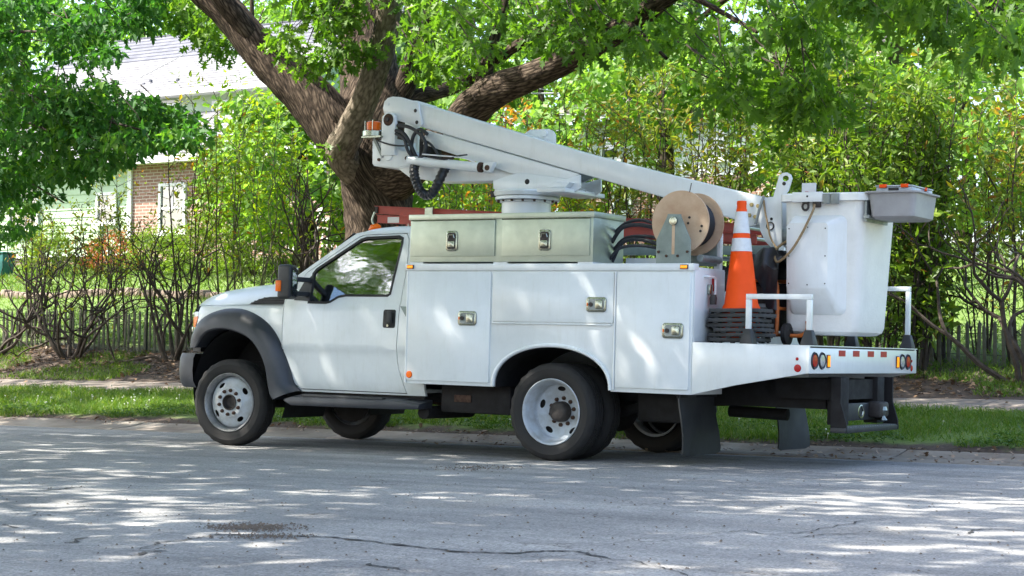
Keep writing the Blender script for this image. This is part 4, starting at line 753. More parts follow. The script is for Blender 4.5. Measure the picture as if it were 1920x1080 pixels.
for y0 in (-0.205, 0.12):
    hp = skin([HG, hole] if y0 < 0 else [HG[:3] + HG[10:]], lambda x, z: y0, (), (), 0.016).build('pivot_plate', 'white_paint', T, rk=True, bevel=0.002)
    if y0 < 0:
        MB().lathe([(0.028, -0.010), (0.036, -0.004), (0.037, 0.0), (0.028, 0.0)], 18, (5.075, y0 - 0.001, 1.985), close=True).build('eye_ring', 'hub_dark', hp, rk=True)
        MB().lathe([(0.008, -0.008), (0.016, -0.004), (0.016, 0)], 12, (5.19, y0, 2.335)).build('plate_eye', 'hub_dark', hp, rk=True)
        MB().lathe([(0, -0.006), (0.011, -0.005), (0.012, 0)], 10, (5.084, y0 - 0.001, 2.045)).build('plate_bolt', 'seal_black', hp, rk=True)
MB().tube([(5.12, -0.12, 1.90), (5.30, -0.12, 1.90)], 0.07, 16).build('pivot_shaft', 'steel_grey', T, rk=True)
MB().tube([(5.02, -0.225, 2.235), (4.985, -0.235, 2.12), (4.955, -0.235, 2.00)], 0.013, 8).build('levelling_strut', 'steel_grey', T, rk=True)
MB().tube(spline([(5.02, -0.225, 2.20), (5.04, -0.235, 2.10), (5.07, -0.24, 1.99), (5.09, -0.24, 1.90), (5.14, -0.25, 1.82), (5.19, -0.30, 1.79)], 5), 0.008, 6).build('control_wire', 'rope_tan', T, rk=True)
# ------------------------------------------------------------------ bucket
def rr_ring(x0, x1, y0, y1, r, z, n=6):
    return [(x, y, z) for x, y in rrect(x0, x1, y0, y1, r, n)]
bk = empty('bucket', (0, 0, 0), T)
rings = []
def bsec(z, inset=0.0):
    t = (2.165 - z) / 1.07
    return rr_ring(5.262 + 0.012 * t + inset, 5.955 - 0.055 * t - inset, -0.385 + 0.03 * t + inset, 0.375 - 0.045 * t - inset, 0.085, z)
secs = [bsec(2.165), bsec(1.9), bsec(1.6), bsec(1.3), bsec(1.16), bsec(1.12, 0.012), bsec(1.10, 0.04), bsec(1.092, 0.09)]
mb = MB(); n = len(secs[0])
for s_ in secs: mb.v += s_
for i in range(len(secs) - 1): mb.f += [(i * n + k, i * n + (k + 1) % n, (i + 1) * n + (k + 1) % n, (i + 1) * n + k) for k in range(n)]
mb.f.append(tuple((len(secs) - 1) * n + k for k in range(n)))
b0 = len(mb.v); inn = [bsec(2.165, 0.02), bsec(1.2, 0.03)]
for s_ in inn: mb.v += s_
mb.f += [(b0 + k, b0 + n + k, b0 + n + (k + 1) % n, b0 + (k + 1) % n) for k in range(n)] + [tuple(b0 + n + k for k in range(n))]
mb.build('bucket_shell', 'fibreglass', bk, rk=True)
lip = MB(); o_ = [rr_ring(5.225, 5.985, -0.415, 0.405, 0.10, z) for z in (2.172, 2.205)]; i_ = [rr_ring(5.29, 5.93, -0.355, 0.345, 0.07, z) for z in (2.235, 2.166)]
allr = [rr_ring(5.262, 5.955, -0.385, 0.375, 0.085, 2.166), rr_ring(5.222, 5.99, -0.42, 0.41, 0.10, 2.170), rr_ring(5.222, 5.99, -0.42, 0.41, 0.10, 2.222), rr_ring(5.23, 5.98, -0.41, 0.40, 0.095, 2.232), rr_ring(5.285, 5.93, -0.36, 0.35, 0.07, 2.232), rr_ring(5.285, 5.93, -0.36, 0.35, 0.07, 2.166)]
for r_ in allr: lip.v += r_
for i in range(len(allr) - 1): lip.f += [(i * n + k, i * n + (k + 1) % n, (i + 1) * n + (k + 1) % n, (i + 1) * n + k) for k in range(n)]
lip.build('bucket_lip', 'white_paint', bk, rk=True)
# moulded step panel on the near face
def ybk(x, z): t = (2.165 - z) / 1.07; return -0.385 + 0.03 * t
P0 = rrect(5.325, 5.815, 1.250, 2.055, 0.06, 5); P1 = rrect(5.355, 5.735, 1.40, 2.0, 0.035, 5)
mb = MB(); m_ = len(P0)
lay = [[(x, ybk(x, z) + 0.004, z) for x, z in P0], [(x, ybk(x, z) - 0.016, z) for x, z in grow(P0, -0.012)], [(x, ybk(x, z) - 0.024, z) for x, z in rrect(5.340, 5.775, 1.268, 2.035, 0.05, 5)], [(x, ybk(x, z) - 0.125, z) for x, z in rrect(5.352, 5.700, 1.45, 1.985, 0.03, 5)]]
for l in lay: mb.v += l
for i in range(3): mb.f += [(i * m_ + k, i * m_ + (k + 1) % m_, (i + 1) * m_ + (k + 1) % m_, (i + 1) * m_ + k) for k in range(m_)]
mb.f.append(tuple(3 * m_ + k for k in range(m_)))
mb.build('step_panel', 'white_paint', bk, rk=True, angle=50)
for bx, bz in ((5.37, 1.94), (5.53, 1.95), (5.68, 1.94), (5.37, 1.72), (5.68, 1.72), (5.37, 1.50), (5.53, 1.49), (5.68, 1.50)): MB().lathe([(0, -0.004), (0.005, -0.004), (0.006, 0)], 8, (bx, ybk(bx, bz) - 0.1255, bz)).build('rivet', 'hub_dark', bk, rk=True)
MB().box(5.36, 5.62, -0.432, -0.4205, 2.160, 2.240).build('rim_plate', 'white_paint', bk, rk=True, bevel=0.003)
MB().lathe([(0, -0.002), (0.008, -0.002), (0.009, 0)], 10, (5.49, -0.4325, 2.205)).build('plate_bolt', 'seal_black', bk, rk=True)
MB().box(5.625, 5.685, -0.436, -0.421, 2.140, 2.225).box(5.69, 5.76, -0.436, -0.421, 2.140, 2.225).build('hinge_leaf', 'steel_grey', bk, rk=True, bevel=0.003)
MB().tube([(5.47 + 0.026 * math.cos(q), -0.415, 2.125 + 0.03 * math.sin(q)) for q in np.linspace(0, 6.283, 15)], 0.010, 6).build('tie_ring', 'hub_dark', bk, rk=True)
MB().box(5.445, 5.50, -0.428, -0.40, 2.15, 2.168).box(5.535, 5.60, -0.43, -0.40, 2.115, 2.168).build('ring_bracket', 'hub_dark', bk, rk=True, bevel=0.004)
MB().box(5.31, 5.34, -0.06, 0.10, 2.232, 2.28).box(5.45, 5.48, 0.15, 0.22, 2.232, 2.27).build('control_lever', 'red_tape', bk, rk=True, bevel=0.006)
MB().box(5.24, 5.36, 0.05, 0.07, 2.22, 2.36).build('warning_plate', 'sticker_white', T, rk=True)
MB().tube(spline([(5.555, -0.43, 2.135), (5.565, -0.49, 2.08), (5.545, -0.53, 2.0), (5.49, -0.535, 1.89), (5.42, -0.535, 1.78), (5.35, -0.53, 1.71), (5.27, -0.48, 1.675), (5.21, -0.40, 1.70), (5.17, -0.32, 1.77), (5.20, -0.25, 1.83), (5.26, -0.2, 1.88)], 6), 0.010, 8).build('bucket_rope', 'rope_tan', T, rk=True)

# ================================================================== THINGS ON THE TRUCK
tray = empty('tool_tray', rake((6.17, -0.12, 2.03)))
tag(tray, 'grey plastic tool tray hung on the rear rim of the bucket', 'tray')
mb = MB(); tr_ = [rr_ring(6.03, 6.335, -0.36, 0.10, 0.04, 2.022), rr_ring(6.005, 6.36, -0.385, 0.125, 0.05, 2.04), rr_ring(5.985, 6.378, -0.40, 0.14, 0.05, 2.218), rr_ring(5.955, 6.405, -0.425, 0.165, 0.06, 2.224), rr_ring(5.955, 6.405, -0.425, 0.165, 0.06, 2.236), rr_ring(5.995, 6.368, -0.39, 0.13, 0.05, 2.236), rr_ring(6.015, 6.35, -0.375, 0.115, 0.05, 2.05)]
for r_ in tr_: mb.v += r_
for i in range(6): mb.f += [(i * n + k, i * n + (k + 1) % n, (i + 1) * n + (k + 1) % n, (i + 1) * n + k) for k in range(n)]
mb.f += [tuple(range(n))[::-1], tuple(6 * n + k for k in range(n))]
mb.build('tray_shell', 'tray_grey', tray, rk=True)
MB().box(5.958, 6.003, -0.40, 0.12, 2.025, 2.05).box(5.958, 5.975, -0.38, 0.10, 2.0, 2.16).build('tray_hanger', 'steel_grey', tray, rk=True)
for k, (x0, x1, y0, y1, zt, lab) in enumerate(((6.02, 6.315, -0.30, 0.0, 2.290, 'clear parts case with orange catches, larger one lying in the grey tray'), (6.12, 6.345, 0.015, 0.105, 2.285, 'small clear parts case with orange catches at the far end of the grey tray'))):
    cs = empty('parts_case', rake((x0, y0, 2.13))); tag(cs, lab, 'case', 'parts cases in the grey tray')
    MB().box(x0, x1, y0, y1, 2.06, zt - 0.012).build('case_body', 'case_clear', cs, rk=True, bevel=0.006)
    MB().box(x0 - 0.006, x1 + 0.006, y0 - 0.006, y1 + 0.006, zt - 0.011, zt).build('case_lid', 'case_clear', cs, rk=True, bevel=0.003)
    for u in (0.2, 0.8): MB().box(x0 + (x1 - x0) * u - 0.03, x0 + (x1 - x0) * u + 0.03, y0 - 0.014, y0 + 0.02, zt - 0.02, zt + 0.008).build('catch', 'cone_orange', cs, rk=True, bevel=0.004)
    MB().box(x0 + (x1 - x0) * 0.36, x0 + (x1 - x0) * 0.64, y0 - 0.012, y0 - 0.0065, zt - 0.045, zt - 0.02).build('case_handle', 'seal_black', cs, rk=True)
# cones: seven nested, the top one in full view
coneprof = [(0.150, 0.0), (0.148, 0.02), (0.134, 0.045), (0.036, 0.80)]
def rcone(h): return 0.134 + (0.034 - 0.134) * (h - 0.045) / (0.865 - 0.045)
def band(h0, h1, off): return [(rcone(h0) + off, h0), (rcone(h1) + off, h1), (rcone(h1) + off - 0.002, h1), (rcone(h0) + off - 0.002, h0)]
cb = MB().lathe([(0.152, 0.0), (0.150, 0.018), (0.134, 0.045), (rcone(0.80), 0.80), (0.036, 0.815), (0.040, 0.84), (0.038, 0.862), (0.033, 0.865), (0.030, 0.862), (0.031, 0.82), (rcone(0.80) - 0.003, 0.80), (0.131, 0.045), (0.146, 0.018), (0.148, 0.0)], 48, axis='Z', close=True).mesh('cone_body', 'cone_orange')
c1 = MB().lathe(band(0.46, 0.565, 0.0025), 48, axis='Z', close=True).mesh('reflective_collar', 'reflective_white')
c2 = MB().lathe(band(0.605, 0.778, 0.0025), 48, axis='Z', close=True).mesh('reflective_collar', 'reflective_white')
bmb = MB()
loop_o = rrect(-0.21, 0.21, -0.21, 0.21, 0.05, 3)
bmb.prism(loop_o, -0.0, 0.029); bmb.v = [(x, z, y) for x, y, z in bmb.v]
for k in range(4):
    for u in (-0.12, 0.0, 0.12):
        p = MB().box(u - 0.02, u + 0.02, -0.205, -0.19, -0.010, 0.0)
        q = R(90 * k); bmb.add([(x * math.cos(q) - y * math.sin(q), x * math.sin(q) + y * math.cos(q), z) for x, y, z in p.v], p.f)
cbase = bmb.mesh('cone_base', 'cone_base', bevel=0.003)
offs = [(-0.01, 0.01, 8), (0.012, -0.008, -7), (0.03, 0.0, 11), (-0.012, 0.01, -4), (-0.015, 0.0, 3), (0.008, 0.012, -6), (0.0, 0.0, 5)]
clab = ['traffic cone at the bottom of the stack, only its black base showing', 'traffic cone whose black base is second from the bottom of the stack', 'traffic cone whose black base is third from the bottom of the stack', 'traffic cone whose black base is the middle one of the seven', 'traffic cone whose black base is third from the top of the stack', 'traffic cone whose black base lies directly under the topmost one', 'tall orange traffic cone with two white bands, topmost of the stack']
for k in range(7):
    bz = rake((5.115, -0.83, 1.012 + 0.0385 * k)); co = empty('traffic_cone', bz); tag(co, clab[k], 'traffic cone', 'nested traffic cones on the tail deck')
    b_ = link('base', cbase, None, co, (offs[k][0], offs[k][1], 0.008)); b_.rotation_euler = (0, 0, R(offs[k][2]))
    link('cone_body', cb, None, co, (0, 0, 0.035)); link('reflective_collar', c1, None, co, (0, 0, 0.035)); link('reflective_collar', c2, None, co, (0, 0, 0.035))
# cable reel
reel = empty('cable_reel', rake((4.668, -0.91, 1.715))); tag(reel, 'wooden cable reel with two round plywood flanges on a grey stand', 'cable reel')
for yy in (-1.045, -0.775): MB().lathe([(0.017, -0.009), (0.252, -0.009), (0.2535, -0.006), (0.2535, 0.006), (0.252, 0.009), (0.017, 0.009)], 56, (4.668, yy, 1.965), close=True).build('flange', 'plywood', reel, rk=True)
MB().lathe([(0.017, -0.125), (0.10, -0.125), (0.10, 0.125), (0.017, 0.125)], 32, (4.668, -0.91, 1.965), close=True).build('drum', 'plywood', reel, rk=True)
coil = MB()
for lay_, r_ in enumerate((0.112, 0.134, 0.156, 0.178)):
    for j in range(10): coil.lathe([(r_ + 0.011 * math.cos(a), -0.108 + j * 0.024 + 0.011 * math.sin(a)) for a in np.linspace(0, 2 * math.pi, 7)[:-1]], 28, (4.668, -0.91, 1.965), close=True)
coil.build('wound_cable', 'black_plastic', reel, rk=True)
for bx, bz in ((4.75, 2.0), (4.74, 1.955), (4.86, 1.93), (4.85, 1.89)): MB().lathe([(0, -0.006), (0.010, -0.005), (0.011, 0)], 8, (bx, -1.0545, bz)).build('reel_bolt', 'hub_dark', reel, rk=True)
MB().tube([(4.745, -1.052, 2.20), (4.75, -1.052, 2.225), (4.76, -1.052, 2.275)], 0.004, 5).build('tie_wire', 'hub_dark', reel, rk=True)
# ladder on the far rack
lad = empty('extension_ladder', rake((2.4, 0.95, 1.95))); tag(lad, 'red extension ladder lying along the far side rack of the truck', 'ladder')
def zl(x): return 2.278 - 0.057 * (x - 0.33)
for sec, (xa, xb, dz, yn, yf) in enumerate(((0.33, 4.45, 0.0, 0.74, 1.16), (0.39, 4.55, -0.092, 0.70, 1.20))):
    for yy in (yn, yf):
        mb = MB(); mb.prism([(xa, zl(xa) + dz - 0.045), (xb, zl(xb) + dz - 0.045), (xb, zl(xb) + dz + 0.035), (xa, zl(xa) + dz + 0.035)], yy - 0.004, yy + 0.004)
        for zo in (-0.045, 0.031): mb.prism([(xa, zl(xa) + dz + zo), (xb, zl(xb) + dz + zo), (xb, zl(xb) + dz + zo + 0.005), (xa, zl(xa) + dz + zo + 0.005)], yy - 0.022, yy + 0.0045)
        mb.build('rail', 'ladder_red', lad, rk=True)
    x = xa + 0.15
    while x < xb: MB().tube([(x, yn, zl(x) + dz), (x, yf, zl(x) + dz)], 0.016, 8).build('rung', 'aluminium', lad, rk=True); x += 0.305
MB().box(0.52, 0.66, 0.692, 0.6955, zl(0.58) - 0.13, zl(0.58) - 0.07).build('rail_label', 'sticker_white', lad, rk=True)
MB().box(0.335, 0.37, 0.72, 0.75, zl(0.35) - 0.05, zl(0.35) + 0.03).build('rail_foot', 'hub_dark', lad, rk=True)
MB().box(0.98, 1.07, 0.680, 0.688, zl(1.0) - 0.145, zl(1.0) + 0.04).build('rail_guide', 'aluminium', lad, rk=True)
MB().tube(spline([(0.36, 0.69, zl(0.36) - 0.03), (0.33, 0.69, zl(0.4) - 0.12), (0.42, 0.69, zl(0.4) - 0.19), (0.60, 0.69, zl(0.5) - 0.20)], 5), 0.010, 6).tube(spline([(0.78, 0.69, zl(0.78) - 0.13), (0.80, 0.69, zl(0.8) - 0.18), (0.95, 0.69, zl(0.9) - 0.21)], 5), 0.010, 6).build('rope_end', 'aluminium', lad, rk=True)
MB().box(1.02, 1.06, 0.70, 0.74, 1.95, 2.10).build('ladder_rest', 'aluminium', T, rk=True)
# hand cart under a black cover
cart = empty('equipment_cart', rake((5.15, -0.30, 1.005))); tag(cart, 'orange tube framed hand cart with a black wheel beside the bucket', 'cart')
for yy in (-0.42, -0.02):
    MB().tube(spline([(4.95, yy, 1.52), (5.02, yy, 1.53), (5.19, yy, 1.53), (5.235, yy, 1.50), (5.245, yy, 1.40), (5.245, yy, 1.12), (5.22, yy, 1.09), (5.0, yy, 1.09)], 4), 0.016, 8).build('side_frame', 'cart_orange', cart, rk=True)
for (x, z) in ((5.0, 1.53), (5.245, 1.30), (5.05, 1.09)): MB().tube([(x, -0.42, z), (x, -0.02, z)], 0.014, 8).build('cross_tube', 'cart_orange', cart, rk=True)
MB().tube(spline([(5.36, -0.40, 1.08), (5.45, -0.40, 1.085), (5.50, -0.40, 1.13), (5.50, -0.40, 1.20)], 4), 0.016, 8).build('handle', 'cart_orange', cart, rk=True)
for yy in (-0.40, -0.06):
    w_ = MB().lathe([(0.035, -0.025), (0.07, -0.028), (0.088, -0.018), (0.09, 0.018), (0.07, 0.028), (0.035, 0.025)], 28, (5.325, yy, 1.092), 'X', close=True).build('wheel', 'rubber', cart, rk=True)
    MB().lathe([(0, -0.02), (0.036, -0.02), (0.036, 0.02), (0, 0.02)], 16, (5.325, yy, 1.092), 'X').build('wheel_hub', 'hub_dark', w_, rk=True)
MB().box(4.80, 5.20, -0.40, -0.05, 1.12, 1.50).build('engine_block', 'hub_dark', cart, rk=True, bevel=0.03)
MB().tube([(4.9, -0.425, 1.30), (5.2, -0.425, 1.31)], 0.03, 8).tube([(4.95, -0.425, 1.40), (5.15, -0.425, 1.40)], 0.02, 8).build('muffler', 'steel_grey', cart, rk=True)
tp = MB(); rows = []
for i in range(25):
    u = i / 24; row = []
    for j in range(17):
        v = j / 16 * 2 - 1
        x = 4.70 + 0.56 * u; zt_ = interp([(0, 1.60), (0.3, 1.70), (0.6, 1.755), (0.85, 1.77), (1, 1.74)], u); zl_ = interp([(0, 1.40), (0.5, 1.56), (0.75, 1.50), (0.84, 1.30), (1, 1.27)], u)
        w = abs(v); y = -0.23 + 0.235 * math.copysign(min(1, w * 1.6) ** 0.7, v); z = zt_ if w < 0.45 else zt_ + (zl_ - zt_) * ((w - 0.45) / 0.55)
        nz = mnoise.noise(Vector((x * 7, y * 7 + 3, z * 5))) * 0.06 + mnoise.noise(Vector((x * 17, y * 15, z * 9))) * 0.03
        row.append((x + nz * 0.6, y + nz * (1 if v > 0 else -1) * 0.9, z + nz))
    rows.append(row)
tpo = tp.grid(rows).build('black_cover', 'tarp_black', None, rk=True); tag(tpo, 'crumpled black vinyl cover draped over the orange cart', 'cover')
# ================================================================== FOLIAGE
def lobes(half): return half, [(-u, v) for u, v in half]
SHAPES = {
 'oak': [(0, 0), (0.05, 0.16), (0.27, 0.20), (0.09, 0.33), (0.42, 0.50), (0.12, 0.56), (0.30, 0.82), (0.09, 0.80), (0, 1.0)],
 'maple': [(0, 0), (0.14, 0.06), (0.40, 0.02), (0.30, 0.20), (0.58, 0.46), (0.26, 0.46), (0.24, 0.74), (0, 1.0)],
 'oval': [(0, 0), (0.17, 0.28), (0.19, 0.58), (0, 1.0)],
 'lance': [(0, 0), (0.12, 0.35), (0, 1.0)],
 'clump': [(0, 0), (0.38, 0.15), (0.22, 0.42), (0.45, 0.70), (0, 1.0)],
}
leaf_mat('oak_leaf', [(0.0, (0.054, 0.132, 0.014)), (0.5, (0.096, 0.198, 0.022)), (1.0, (0.168, 0.282, 0.036))], 0.5)
leaf_mat('maple_leaf', [(0.0, (0.029, 0.109, 0.029)), (0.6, (0.058, 0.174, 0.035)), (1.0, (0.145, 0.275, 0.036))], 0.42, rough=0.6)
leaf_mat('shrub_bright', [(0.0, (0.115, 0.207, 0.014)), (0.5, (0.196, 0.310, 0.023)), (0.82, (0.287, 0.356, 0.034)), (0.9, (0.299, 0.161, 0.034)), (1.0, (0.253, 0.103, 0.046))], 0.55, tint=(1.7, 1.7, 0.4))
leaf_mat('shrub_olive', [(0.0, (0.085, 0.124, 0.018)), (0.45, (0.156, 0.208, 0.034)), (0.75, (0.247, 0.247, 0.031)), (0.88, (0.299, 0.143, 0.039)), (1.0, (0.286, 0.085, 0.039))], 0.5)
leaf_mat('shrub_green', [(0.0, (0.069, 0.131, 0.018)), (0.55, (0.125, 0.213, 0.027)), (0.92, (0.213, 0.275, 0.035)), (1.0, (0.300, 0.100, 0.025))], 0.45)
leaf_mat('shrub_orange', [(0.0, (0.16, 0.12, 0.02)), (0.5, (0.35, 0.17, 0.025)), (1.0, (0.42, 0.12, 0.04))], 0.5)
leaf_mat('azalea_red', [(0.0, (0.07, 0.10, 0.02)), (0.4, (0.30, 0.10, 0.05)), (1.0, (0.42, 0.15, 0.09))], 0.4)
leaf_mat('box_green', [(0.0, (0.078, 0.156, 0.016)), (1.0, (0.208, 0.286, 0.039))], 0.4)
leaf_mat('far_green', [(0.0, (0.103, 0.207, 0.040)), (1.0, (0.218, 0.345, 0.081))], 0.5)
leaf_mat('grass_blade', [(0.0, (0.06, 0.13, 0.012)), (0.6, (0.11, 0.195, 0.022)), (0.93, (0.17, 0.24, 0.04)), (1.0, (0.26, 0.22, 0.10))], 0.35)
leaf_mat('clover_leaf', [(0.0, (0.035, 0.090, 0.018)), (1.0, (0.08, 0.16, 0.03))], 0.3)
leaf_mat('litter', [(0.0, (0.09, 0.05, 0.028)), (0.6, (0.22, 0.14, 0.08)), (1.0, (0.38, 0.28, 0.19))], 0.15, tint=(1, 1, 1))
def bark(name, c1, c2, c3, sx=26, sy=3.2, dist=0.03):
    m, nt, b = nodes(name); uv = N(nt, 'ShaderNodeUVMap'); mp = N(nt, 'ShaderNodeMapping'); mp.inputs['Scale'].default_value = (sx, sy, 1); nt.links.new(uv.outputs[0], mp.inputs[0])
    n0 = N(nt, 'ShaderNodeTexNoise', Scale=0.6, Detail=4); nt.links.new(mp.outputs[0], n0.inputs['Vector'])
    ad = N(nt, 'ShaderNodeMixRGB', blend_type='ADD'); ad.inputs[0].default_value = 0.4; nt.links.new(mp.outputs[0], ad.inputs[1]); nt.links.new(n0.outputs['Color'], ad.inputs[2])
    n1 = N(nt, 'ShaderNodeTexNoise', Scale=0.85, Detail=7, Roughness=0.62); nt.links.new(ad.outputs[0], n1.inputs['Vector'])
    v1 = N(nt, 'ShaderNodeTexVoronoi', feature='DISTANCE_TO_EDGE', Scale=0.55); nt.links.new(ad.outputs[0], v1.inputs['Vector'])
    mm = N(nt, 'ShaderNodeMath', operation='MULTIPLY_ADD'); nt.links.new(v1.outputs['Distance'], mm.inputs[0]); mm.inputs[1].default_value = 0.9; nt.links.new(n1.outputs[0], mm.inputs[2])
    rp = ramp(nt, mm.outputs[0], [(0.46, c1), (0.64, c2), (0.88, c3)]); nt.links.new(rp.outputs[0], b.inputs['Base Color'])
    b.inputs['Roughness'].default_value = 0.95; b.inputs['Specular IOR Level'].default_value = 0.15
    bp = N(nt, 'ShaderNodeBump', Strength=1.0, Distance=dist); nt.links.new(mm.outputs[0], bp.inputs['Height']); nt.links.new(bp.outputs[0], b.inputs['Normal'])
bark('oak_bark', (0.016, 0.012, 0.009), (0.060, 0.044, 0.032), (0.135, 0.104, 0.078), 46, 9.0, 0.014)
bark('young_bark', (0.09, 0.075, 0.055), (0.17, 0.14, 0.105), (0.26, 0.22, 0.17), 30, 14, 0.008)
simple('stem_bark', (0.060, 0.045, 0.032), 0.9, var=0.2, scale=14, col2=(0.030, 0.021, 0.015))
simple('stem_green', (0.15, 0.15, 0.075), 0.9, var=0.2, scale=14, col2=(0.085, 0.075, 0.04))

def leaf_obj(name, P, D, Nn, S, shape, mat, parent=None, rnd=None, fold=0.35, curl=0.18, lg=None):
    """thousands of separate leaves, each two half blades folded along the midrib"""
    n = len(P)
    if n == 0: return None
    D = D / np.linalg.norm(D, axis=1, keepdims=True); Sd = np.cross(Nn, D); Sd /= np.linalg.norm(Sd, axis=1, keepdims=True) + 1e-9; Nn = np.cross(D, Sd)
    half = SHAPES[shape]; m = len(half); vs = []
    for sg in (1, -1):
        for u, v in half: vs.append(P + S[:, None] * (Sd * (sg * u * math.cos(fold)) + Nn * (u * math.sin(fold) - curl * v * v) + D * v))
    V = np.stack(vs, 1).reshape(-1, 3)
    if parent is not None: V = V - np.array(world_loc(parent))
    k = 2 * m
    me = bpy.data.meshes.new(name); me.vertices.add(n * k); me.vertices.foreach_set('co', V.astype(np.float32).ravel())
    base = np.arange(n)[:, None] * k; f1 = base + np.arange(m); f2 = base + (2 * m - 1 - np.arange(m))
    L = np.concatenate([f1, f2], 1).ravel(); me.loops.add(n * k); me.loops.foreach_set('vertex_index', L.astype(np.int32))
    me.polygons.add(2 * n); me.polygons.foreach_set('loop_start', (np.arange(2 * n) * m).astype(np.int32))
    me.update(calc_edges=True); me.validate()
    at_ = me.attributes.new('rnd', 'FLOAT', 'POINT'); rn = rng.random(n) if rnd is None else rnd
    at_.data.foreach_set('value', np.repeat(rn, k).astype(np.float32))
    me.materials.append(MATS[mat]); o = bpy.data.objects.new(name, me); COL.objects.link(o)
    if parent is not None: o.parent = parent
    return o
def rdir(n):
    v = rng.normal(size=(n, 3)); return v / np.linalg.norm(v, axis=1, keepdims=True)
def sprays(C, rad, per, size, up=0.8, droop=0.35, flat=0.55, jit=0.3):
    """leaves gathered into clumps round the centres C"""
    C = np.asarray(C); rad = np.broadcast_to(rad, len(C)); n = len(C) * per
    cc = np.repeat(C, per, 0); rr = np.repeat(rad, per); o = rdir(n) * (rng.random(n) ** 0.45 * rr)[:, None]; o[:, 2] *= flat
    D = o / (rr[:, None] + 1e-6) + rdir(n) * 0.7; D[:, 2] -= droop
    Nn = rdir(n) * 0.75; Nn[:, 2] += up
    clump = np.repeat(rng.random(len(C)), per); rnd = np.clip(0.45 * clump + 0.55 * rng.random(n), 0, 1)
    return cc + o, D, Nn, size * rng.uniform(1 - jit, 1 + jit, n), rnd
def limb(name, pts, rad, parent, mat, n=28, rough=0.10, k=8, freq=2.6, taper_end=True):
    p = spline(pts, k); m = len(p); rr = np.interp(np.linspace(0, 1, m), np.linspace(0, 1, len(rad)), rad); mb = MB()
    a = (p[1] - p[0]).normalized().orthogonal().normalized(); L = 0; uvs = []
    for i, q in enumerate(p):
        t = (p[min(i + 1, m - 1)] - p[max(i - 1, 0)]).normalized(); a = (a - t * a.dot(t)).normalized(); c = t.cross(a)
        if i: L += (q - p[i - 1]).length
        for j in range(n):
            g = 2 * math.pi * j / n; d = a * math.cos(g) + c * math.sin(g)
            w = 1 + rough * (1.3 * mnoise.noise(q * 0.8 + d * 0.9) + 0.5 * mnoise.noise(Vector((math.cos(g) * 2.2, math.sin(g) * 2.2, L * freq * 0.6))) + 0.5 * mnoise.noise(q * 7 + d * 3))
            mb.v.append(tuple(q + d * (rr[i] * w))); uvs.append((g / (2 * math.pi) * max(0.4, rr[i] * 6.0), L))
    for i in range(m - 1):
        for j in range(n): j2 = (j + 1) % n; mb.f.append((i * n + j, i * n + j2, (i + 1) * n + j2, (i + 1) * n + j))
    mb.f.append(tuple((m - 1) * n + j for j in range(n)))
    w = world_loc(parent) if parent else Vector((0, 0, 0)); mb.v = [(x - w.x, y - w.y, z - w.z) for x, y, z in mb.v]
    me = mb.mesh(name, mat, angle=60, fix=False); ul = me.uv_layers.new(name='UVMap'); vi = np.empty(len(me.loops), np.int32); me.loops.foreach_get('vertex_index', vi)
    U = np.array(uvs)[vi]; ul.data.foreach_set('uv', U.ravel().astype(np.float32))
    return link(name, me, None, parent)
def in_poly(poly, n):
    poly = np.array(poly, float); lo, hi = poly.min(0), poly.max(0); out = []
    while len(out) < n:
        q = rng.uniform(lo, hi); c = False; j = len(poly) - 1
        for i in range(len(poly)):
            if (poly[i, 1] > q[1]) != (poly[j, 1] > q[1]) and q[0] < (poly[j, 0] - poly[i, 0]) * (q[1] - poly[i, 1]) / (poly[j, 1] - poly[i, 1]) + poly[i, 0]: c = not c
            j = i
        if c: out.append(q)
    return out
def region(poly, n, y0, y1): return [tuple(at(q[0], q[1], rng.uniform(y0, y1))) for q in in_poly(poly, n)]
def to_px(P):
    P = np.asarray(P) - np.array(CAM_P); r = P @ np.array(_r); f = P @ np.array(_f); u = P @ np.array(_u)
    x = r / f * 3366.84; y = -u / f * 3366.84
    return np.stack([960 + _c * x - _s * y, 540 + _s * x + _c * y, f], 1)
def twigs(C, parent, mat, target, r=0.008, L=0.7):
    mb = MB()
    for c in C:
        c = Vector(c); d = (Vector(target) - c); d = (d.normalized() + Vector((rng.normal() * 0.4, rng.normal() * 0.4, 0.5 + 0.3 * rng.random()))).normalized()
        e = c + d * L * rng.uniform(0.7, 1.4); mid = (c + e) / 2 + Vector(rng.normal(size=3) * 0.06)
        mb.tube([c - d * 0.2, mid, e], [r * 0.4, r * 0.8, r * 1.3], 5, cap=False)
    o = mb.build('twigs', mat, parent, fix=False); return tag(o, kind='stuff')
# ------------------------------------------------------------------ the big oak behind the truck
ob = (-3.35, 5.9); oak = empty('oak_tree', (ob[0], ob[1], float(gz(*ob)))); tag(oak, 'massive old oak with furrowed bark and spreading limbs behind the cab', 'tree')
S_ = 1 / 137.0
def L_(pts): return [tuple(at(x, y, Y)) for x, y, Y, r in pts], [r * S_ * (0.94 if pts[0][1] > 700 else 0.84) for x, y, Y, r in pts]
def mk(name, pts, mat='oak_bark', n=28, rough=0.10): p, r = L_(pts); return limb(name, p, r, oak, mat, n, rough)
mk('trunk', [(712, 760, 5.9, 105), (712, 640, 5.9, 82), (712, 520, 5.9, 70), (710, 430, 5.9, 66), (708, 360, 5.9, 74), (706, 310, 5.9, 82), (706, 250, 6.0, 76), (698, 170, 6.2, 64), (688, 80, 6.4, 54), (672, -10, 6.6, 52), (655, -120, 6.9, 44), (640, -300, 7.2, 30)], n=72, rough=0.09)
